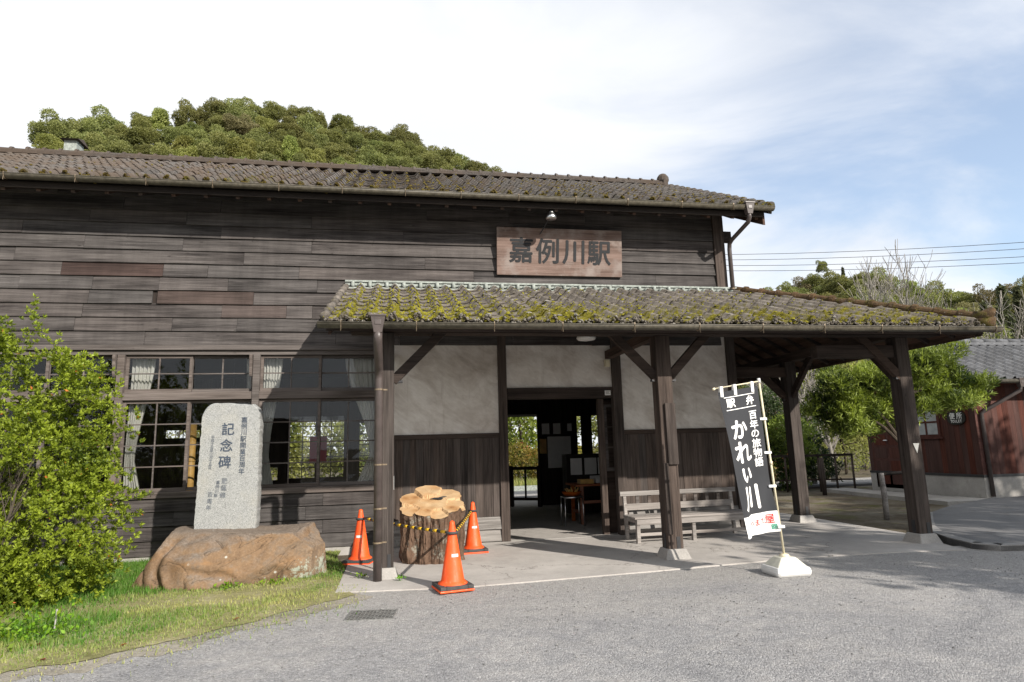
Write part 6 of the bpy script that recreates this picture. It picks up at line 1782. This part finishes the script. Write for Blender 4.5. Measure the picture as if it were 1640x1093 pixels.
left_top = [(-45,17),(-34,20.0),(-31.5,22.4),(-28.9,23.6),(-26.4,24.8),(-23.3,25.9),(-18.4,27.1),(-15.5,28.5),(-11.4,28.9),(-7.0,28.8),(-2.3,27.9),(0.6,28.0),(3.6,26.7),(8.4,25.0),(14,22.5),(22,18)]
right_top = [(24,9.5),(30,11.3),(33,12.6),(35.2,13.0),(37.9,13.6),(40.9,13.0),(42.9,12.1),(44.9,10.9),(47.1,10.2),(50,10.6),(56,10.2),(62,9)]
def lerp_t(t, x):
    if x <= t[0][0]: return t[0][1]
    for (a, b), (c, e) in zip(t[:-1], t[1:]):
        if x <= c: return b+(e-b)*(x-a)/(c-a)
    return t[-1][1]
def hill_side(prof, name, az0, az1, D0, rows, dstep, estep, label, group, spacing, mixw, seed, haze=0):
    rb = random.Random(seed); cam_z = 1.45
    # the slope itself: polar sheet a little below the tree tops
    v = []; f = []; nu = 40
    for j in range(-1, rows+5):
        for i in range(nu+1):
            az = az0+(az1-az0)*i/nu; dd = D0-dstep*j
            e = lerp_t(prof, az)-estep*max(j,0)
            x, y, _ = polar(az, dd); z = max(-.5, cam_z+dd*math.tan(math.radians(e))-7.5-(4 if j < 0 else 0))
            v.append((x, y, z))
    n = nu+1
    for j in range(rows+5):
        for i in range(nu): f.append((j*n+i, (j+1)*n+i, (j+1)*n+i+1, j*n+i+1))
    structure(MB().add(v, f).build(name, MAT['ground'], None, True))
    cnt = 0
    for j in range(rows):
        dd = D0-dstep*j; st = math.degrees(spacing/dd); az = az0+rb.random()*st
        while az < az1:
            a = az+rb.uniform(-.3,.3)*st; q = dd+rb.uniform(-.35,.35)*dstep
            e = lerp_t(prof, a)-estep*j+rb.uniform(-.35,.15)*(1 if j else .6)
            k = rb.choices(range(6), mixw)[0]
            s = rb.uniform(.72,1.18)
            x, y, _ = polar(a, q); zt = cam_z+q*math.tan(math.radians(e))
            o = bpy.data.objects.new('hill_tree', crowns[k]); COL.objects.link(o)
            o.location = (x, y, zt-RAD[k]*s*.92); o.rotation_euler = (rb.uniform(-.1,.1), rb.uniform(-.1,.1), rb.uniform(0,6.28)); o.scale = (s*rb.uniform(.9,1.25), s*rb.uniform(.9,1.25), s*rb.uniform(.85,1.25))
            tag(o, label.replace('KIND', ['round evergreen','compact evergreen','broad evergreen','pale yellow-green','brownish green','pointed dark'][k]), 'tree', group); cnt += 1
            az += st
    return cnt
hill_side(left_top, 'left_hill', -28.6, 16, 150, 9, 7, 1.0, 'KIND tree crown on the wooded hill behind the station roof', 'trees on the hill behind the roof', 4.7, (4,4,3,1.8,.5,.0), 77)
hill_side(right_top, 'right_hill', 30, 54, 170, 8, 8, .75, 'KIND tree crown on the low far hill beyond the outhouse', 'trees on the far low hill', 4.3, (4,3,3,.6,2.4,.3), 78)
# cedar belt nearer on the far right, and three trees that stand clear of the skyline
rb = random.Random(90)
for i in range(11):
    az = 44.6+i*.72+rb.uniform(-.2,.2); dd = rb.uniform(88,100); e = (9.0 if az < 47 else 9.5 if az < 48.6 else 10.2)+rb.uniform(-.6,.3)
    x, y, _ = polar(az, dd); o = bpy.data.objects.new('cedar_tree', crowns[5]); COL.objects.link(o); s = rb.uniform(.75,1.0)
    o.location = (x, y, 1.45+dd*math.tan(math.radians(e))-6.5*s); o.scale = (s,s,s); o.rotation_euler = (0,0,rb.uniform(0,6))
    tag(o, 'pointed dark cedar in the belt above the outhouse roof', 'tree', 'cedars above the outhouse roof')
for (az, dd, e, k, s, lb) in ((37.25,165,14.35,1,.42,'small round dark tree alone on top of the far low hill'),(34.6,120,12.6,0,.55,'small dark tree at the left foot of the far hill skyline')):
    x, y, _ = polar(az, dd); o = bpy.data.objects.new('skyline_tree', crowns[k]); COL.objects.link(o)
    o.location = (x, y, 1.45+dd*math.tan(math.radians(e))-RAD[k]*s); o.scale = (s,s,s*1.25); tag(o, lb, 'tree')
x, y, z = polar(32.95, 60)
bare('thin airy tree standing alone on the skyline beside the main roof', (x,y,-.07), 13.6, 361, 5, .40, .12)
# ------------------------------------------------------------------ outhouse
TO = thing('toilet_block', 'small red-brown boarded outhouse with grey tiled gable roof', 'building', (0,0,0))
TX0, TX1, TY0, TY1, TZ0, TZ1 = 13.5, 20.5, 2.5, 6.05, .52, 2.75
part('foundation', MAT['concrete'], TO, lambda m: m.box(TX0-.03,TX1,TY0-.03,TY1+.03,-.08,TZ0), bevel=.01)
part('core_wall', MAT['dark_wood'], TO, lambda m: (m.box(TX0+.03,TX1,TY0+.03,TY1-.03,TZ0,TZ1), m.add([(TX0+.03,TY0+.03,TZ1),(TX0+.03,TY1-.03,TZ1),(TX0+.03,4.27,3.70),(TX1,TY0+.03,TZ1),(TX1,TY1-.03,TZ1),(TX1,4.27,3.70)], [(0,2,1),(3,4,5),(0,3,5,2),(1,2,5,4)])))
part('skirting', MAT['bar_black'], TO, lambda m: (m.box(TX0-.045,TX1,TY0-.045,TY0-.005,TZ0-.03,TZ0+.03), m.box(TX0-.045,TX0-.005,TY0-.004,TY1+.03,TZ0-.03,TZ0+.03)))
y = TY0
while y < TY1-.02:      # gable face boards, tops following the roof
    w = min(.155, TY1-y); zt = TZ1+ (3.70-TZ1)*(1-abs(y+w/2-4.27)/1.78)
    part('board', MAT['red_wall'], TO, lambda m: m.box(TX0-.015+R.uniform(-.003,.003),TX0+.029,y+.002,y+w-.002,TZ0+.03,zt-.02)); y += w
x = TX0-.015
while x < 17.2:
    w = .155
    part('board', MAT['red_wall'], TO, lambda m: m.box(x+.002,x+w-.002,TY0-.015+R.uniform(-.003,.003),TY0+.029,TZ0+.03,TZ1)); x += w
part('corner_board', MAT['red_trim'], TO, lambda m: m.box(TX0-.035,TX0+.06,TY0-.035,TY0-.016,TZ0+.031,TZ1))
# doors and window on the gable face
dr = part('door', MAT['red_trim'], TO, lambda m: (m.box(TX0-.03,TX0-.017,4.75,5.85,.10,1.62)))
for y0 in (4.82,5.34):
    for z0 in (.2,.55,.9,1.25): part('door_panel', MAT['red_wall'], dr, lambda m: m.box(TX0-.036,TX0-.031,y0,y0+.44,z0,z0+.28))
part('door_handle', MAT['steel'], dr, lambda m: m.tube([(TX0-.06,5.26,1.38),(TX0-.06,5.40,1.38)], .014, 6))
wn_ = part('window', MAT['red_trim'], TO, lambda m: (m.box(TX0-.035,TX0-.016,3.50,3.57,1.44,2.20), m.box(TX0-.035,TX0-.016,4.30,4.37,1.44,2.20), m.box(TX0-.035,TX0-.016,3.571,4.299,1.44,1.50), m.box(TX0-.035,TX0-.016,3.571,4.299,2.14,2.20), m.box(TX0-.033,TX0-.014,3.90,3.95,1.50,2.14), m.box(TX0-.032,TX0-.015,3.571,4.299,1.79,1.83), m.box(TX0-.05,TX0-.016,3.44,4.43,1.39,1.437)))
for y0, y1 in ((3.572,3.899),(3.951,4.298)):
    for z0, z1 in ((1.501,1.789),(1.831,2.139)): part('pane', MAT['frost'], wn_, lambda m: m.add([(TX0-.022,y0,z0),(TX0-.022,y1,z0),(TX0-.022,y1,z1),(TX0-.022,y0,z1)], [(3,2,1,0)]))
part('vent_pipe', MAT['bar_black'], TO, lambda m: m.box(15.0,15.14,TY0-.05,TY0-.016,1.92,2.10))
dr2 = part('doorway', MAT['bar_black'], TO, lambda m: m.box(15.3,16.2,TY0-.02,TY0-.0155,.55,2.35)); part('door_post', MAT['red_trim'], TO, lambda m: m.box(15.18,15.295,TY0-.05,TY0-.016,.55,2.42))  # doorway is a flat panel coloured black for the unlit opening
# roof
RZ0, RZ1, RYm = 2.70, 3.86, 4.27
tr = part('roof', MAT['red_trim'], TO, lambda m: (
    m.add([(13.08,1.98,RZ0-.03),(21,1.98,RZ0-.03),(21,RYm,RZ1-.03),(13.08,RYm,RZ1-.03),(13.08,1.98,RZ0-.12),(21,1.98,RZ0-.12),(21,RYm,RZ1-.12),(13.08,RYm,RZ1-.12)], [(0,1,2,3),(7,6,5,4),(0,4,5,1),(0,3,7,4)]),
    m.add([(13.08,6.56,RZ0-.03),(21,6.56,RZ0-.03),(21,RYm,RZ1-.03),(13.08,RYm,RZ1-.03),(13.08,6.56,RZ0-.12),(21,6.56,RZ0-.12),(21,RYm,RZ1-.12),(13.08,RYm,RZ1-.12)], [(3,2,1,0),(4,5,6,7),(4,0,1,5),(4,7,3,0)])))
tv_ = Vector((0, RYm-1.98, RZ1-RZ0)).normalized(); tl = math.hypot(RYm-1.98, RZ1-RZ0); nr = 10; Lt = tl/nr
tm_t = tile_mesh('tile_grey', .27, Lt); tm_t.materials.append(MAT['tile_grey'])
for j in range(nr):
    for i in range(28):
        b = Vector((0,1.98,RZ0))+tv_*(Lt*j)
        o = bpy.data.objects.new('roof_tile', tm_t); COL.objects.link(o); o.parent = tr
        o.matrix_local = frame((13.12+.27*i, b.y, b.z), (1,0,0), tv_) @ jit(rr, .002, .003)
items = []
tb_ = Vector((0, RYm-6.56, RZ1-RZ0)).normalized()
for j in range(nr):
    for i in range(28):
        b = Vector((0,6.56,RZ0))+tb_*(Lt*j); items.append((tm_t, frame((13.39+.27*i, b.y, b.z), (-1,0,0), tb_)))
stuff(join_meshes('rear_roof_tiles', items, MAT['tile_grey'], tr))
for s_, yy in ((1,1.98),(-1,6.56)):   # verge rolls
    part('verge_tile', MAT['tile_grey'], tr, lambda m: m.tube([(13.10,yy,RZ0+.03),(13.10,RYm,RZ1+.03)], .065, 8), True)
rg = part('ridge', MAT['tile_grey'], tr, lambda m: (m.box(13.1,21,RYm-.13,RYm+.13,RZ1,RZ1+.07)))
for i in range(19): part('ridge_tile', MAT['tile_grey'], tr, lambda m: m.tube([(13.1+.4*i,RYm,RZ1+.11),(13.1+.4*i+.39,RYm,RZ1+.10)], [.085,.075], 10), True)
gt_ = MB(); gt_.tube([(13.05,1.93,RZ0-.05),(21,1.93,RZ0-.05)], .055, 10); gt_.build('gutter', MAT['gutter'], TO, True)
downpipe([(14.25,1.93,RZ0-.10),(14.25,1.95,RZ0-.25),(13.66,2.36,2.02),(13.60,2.42,1.94),(13.60,2.42,.06)], .045, (14.25,1.93,RZ0-.06), TO)
# oval sign on the gable face
OS = thing('toilet_sign', 'black oval board with white characters on the red outhouse wall', 'sign', (TX0-.022,2.98,1.88), math.radians(-90))
part('sign_board', MAT['sky_sign'], OS, lambda m: m.add([(.255*math.copysign(abs(math.cos(t))**.8, math.cos(t)), yy, .165*math.copysign(abs(math.sin(t))**.8, math.sin(t))) for yy in (-.025,0) for t in [2*math.pi*k/28 for k in range(28)]],
    [tuple(range(28)), tuple(range(55,27,-1))] + [(k, 28+k, 28+(k+1) % 28, (k+1) % 28) for k in range(28)]))
m = MB(); put(m, '便', -.10, .045, .15, .003, .027); put(m, '所', .10, .045, .15, .003, .027)
for i, ch in enumerate('TOILET'): put(m, ch, -.13+.052*i, -.085, .085, .002, .027, .8)
m.build('lettering', MAT['white_ink'], OS)
# garden fence
FE = thing('garden_fence', 'low wooden garden fence with thin posts running up to the outhouse', 'fence', (0,0,0))
fa, fbb = Vector((9.0,8.3,-.07)), Vector((13.45,6.75,-.07))
for i in range(11):
    p = fa.lerp(fbb, i/10); part('post', MAT['board_v'] if i % 3 else MAT['post'], FE, lambda m: m.tube([p, p+Vector((0,0,1.10))], .032, 7), True)
part('rail', MAT['dark_wood'], FE, lambda m: m.beam(fa+Vector((0,-.05,1.06)), fbb+Vector((0,-.05,1.06)), .04, .07)); part('rail', MAT['dark_wood'], FE, lambda m: m.beam(fa+Vector((0,-.05,.35)), fbb+Vector((0,-.05,.35)), .03, .05))
def stake(label, loc, h, r_, mat='board_v'):
    o = part('garden_stake', MAT[mat], None, lambda m: m.tube([(0,0,0),(.01,0,h*.5),(.0,.01,h-.01),(0,.01,h)], [r_,r_*1.05,r_,r_*.8], 9), True); o.location = loc
    tag(o, label, 'stake', 'garden stakes')
stake('pale round stake supporting the podocarp beyond the porch', (9.28,.62,-.07), .86, .048, 'bench'); stake('brown stake standing before the garden fence', (11.9,6.0,-.07), 1.02, .06, 'post'); stake('second support stake half hidden by the right porch post', (9.95,.66,-.07), .9, .045)
o = part('support_bar', MAT['dark_wood'], None, lambda m: m.tube([(0,0,0),(.78,.04,.03)], .03, 7), True); o.location = (9.24,.66,.76); tag(o, 'mossy horizontal bar tied across the podocarp stakes', 'support bar')
# ------------------------------------------------------------------ overhead wires
def wire(label, z0, z1, off):
    a, b = Vector((12.0,57.2,z0+.2)), Vector((70.0,8.0,z1)); pts = []
    for k in range(25):
        t = k/24; p = a.lerp(b, t); p.z -= 4*t*(1-t)*2.3; pts.append(p+Vector((off,off,0)))
    o = MB().tube(pts, .022, 5).build('overhead_wire', MAT['wire'], None); tag(o, label, 'wire', 'overhead wires')
wire('topmost overhead wire crossing the sky above the far hill', 23.4, 14.0, 0); wire('second overhead wire from the top above the far hill', 22.9, 13.55, .1); wire('third overhead wire from the top above the far hill', 22.4, 12.8, .0); wire('lowest overhead wire crossing above the far hill', 21.9, 12.4, .1)
def pole_(label, x, y, h):
    t_ = thing('utility_pole', label, 'pole', (x,y,-.07)); part('shaft', MAT['concrete'], t_, lambda m: m.tube([(0,0,0),(0,0,h)], [.18,.12], 10), True); part('crossarm', MAT['iron'], t_, lambda m: m.box(-.9,.9,-.05,.05,h-.8,h-.7))
pole_('concrete utility pole hidden behind the station roof', 12.0, 57.2, 24.4); pole_('concrete utility pole beyond the far side of the outhouse', 70.0, 8.0, 14.9)
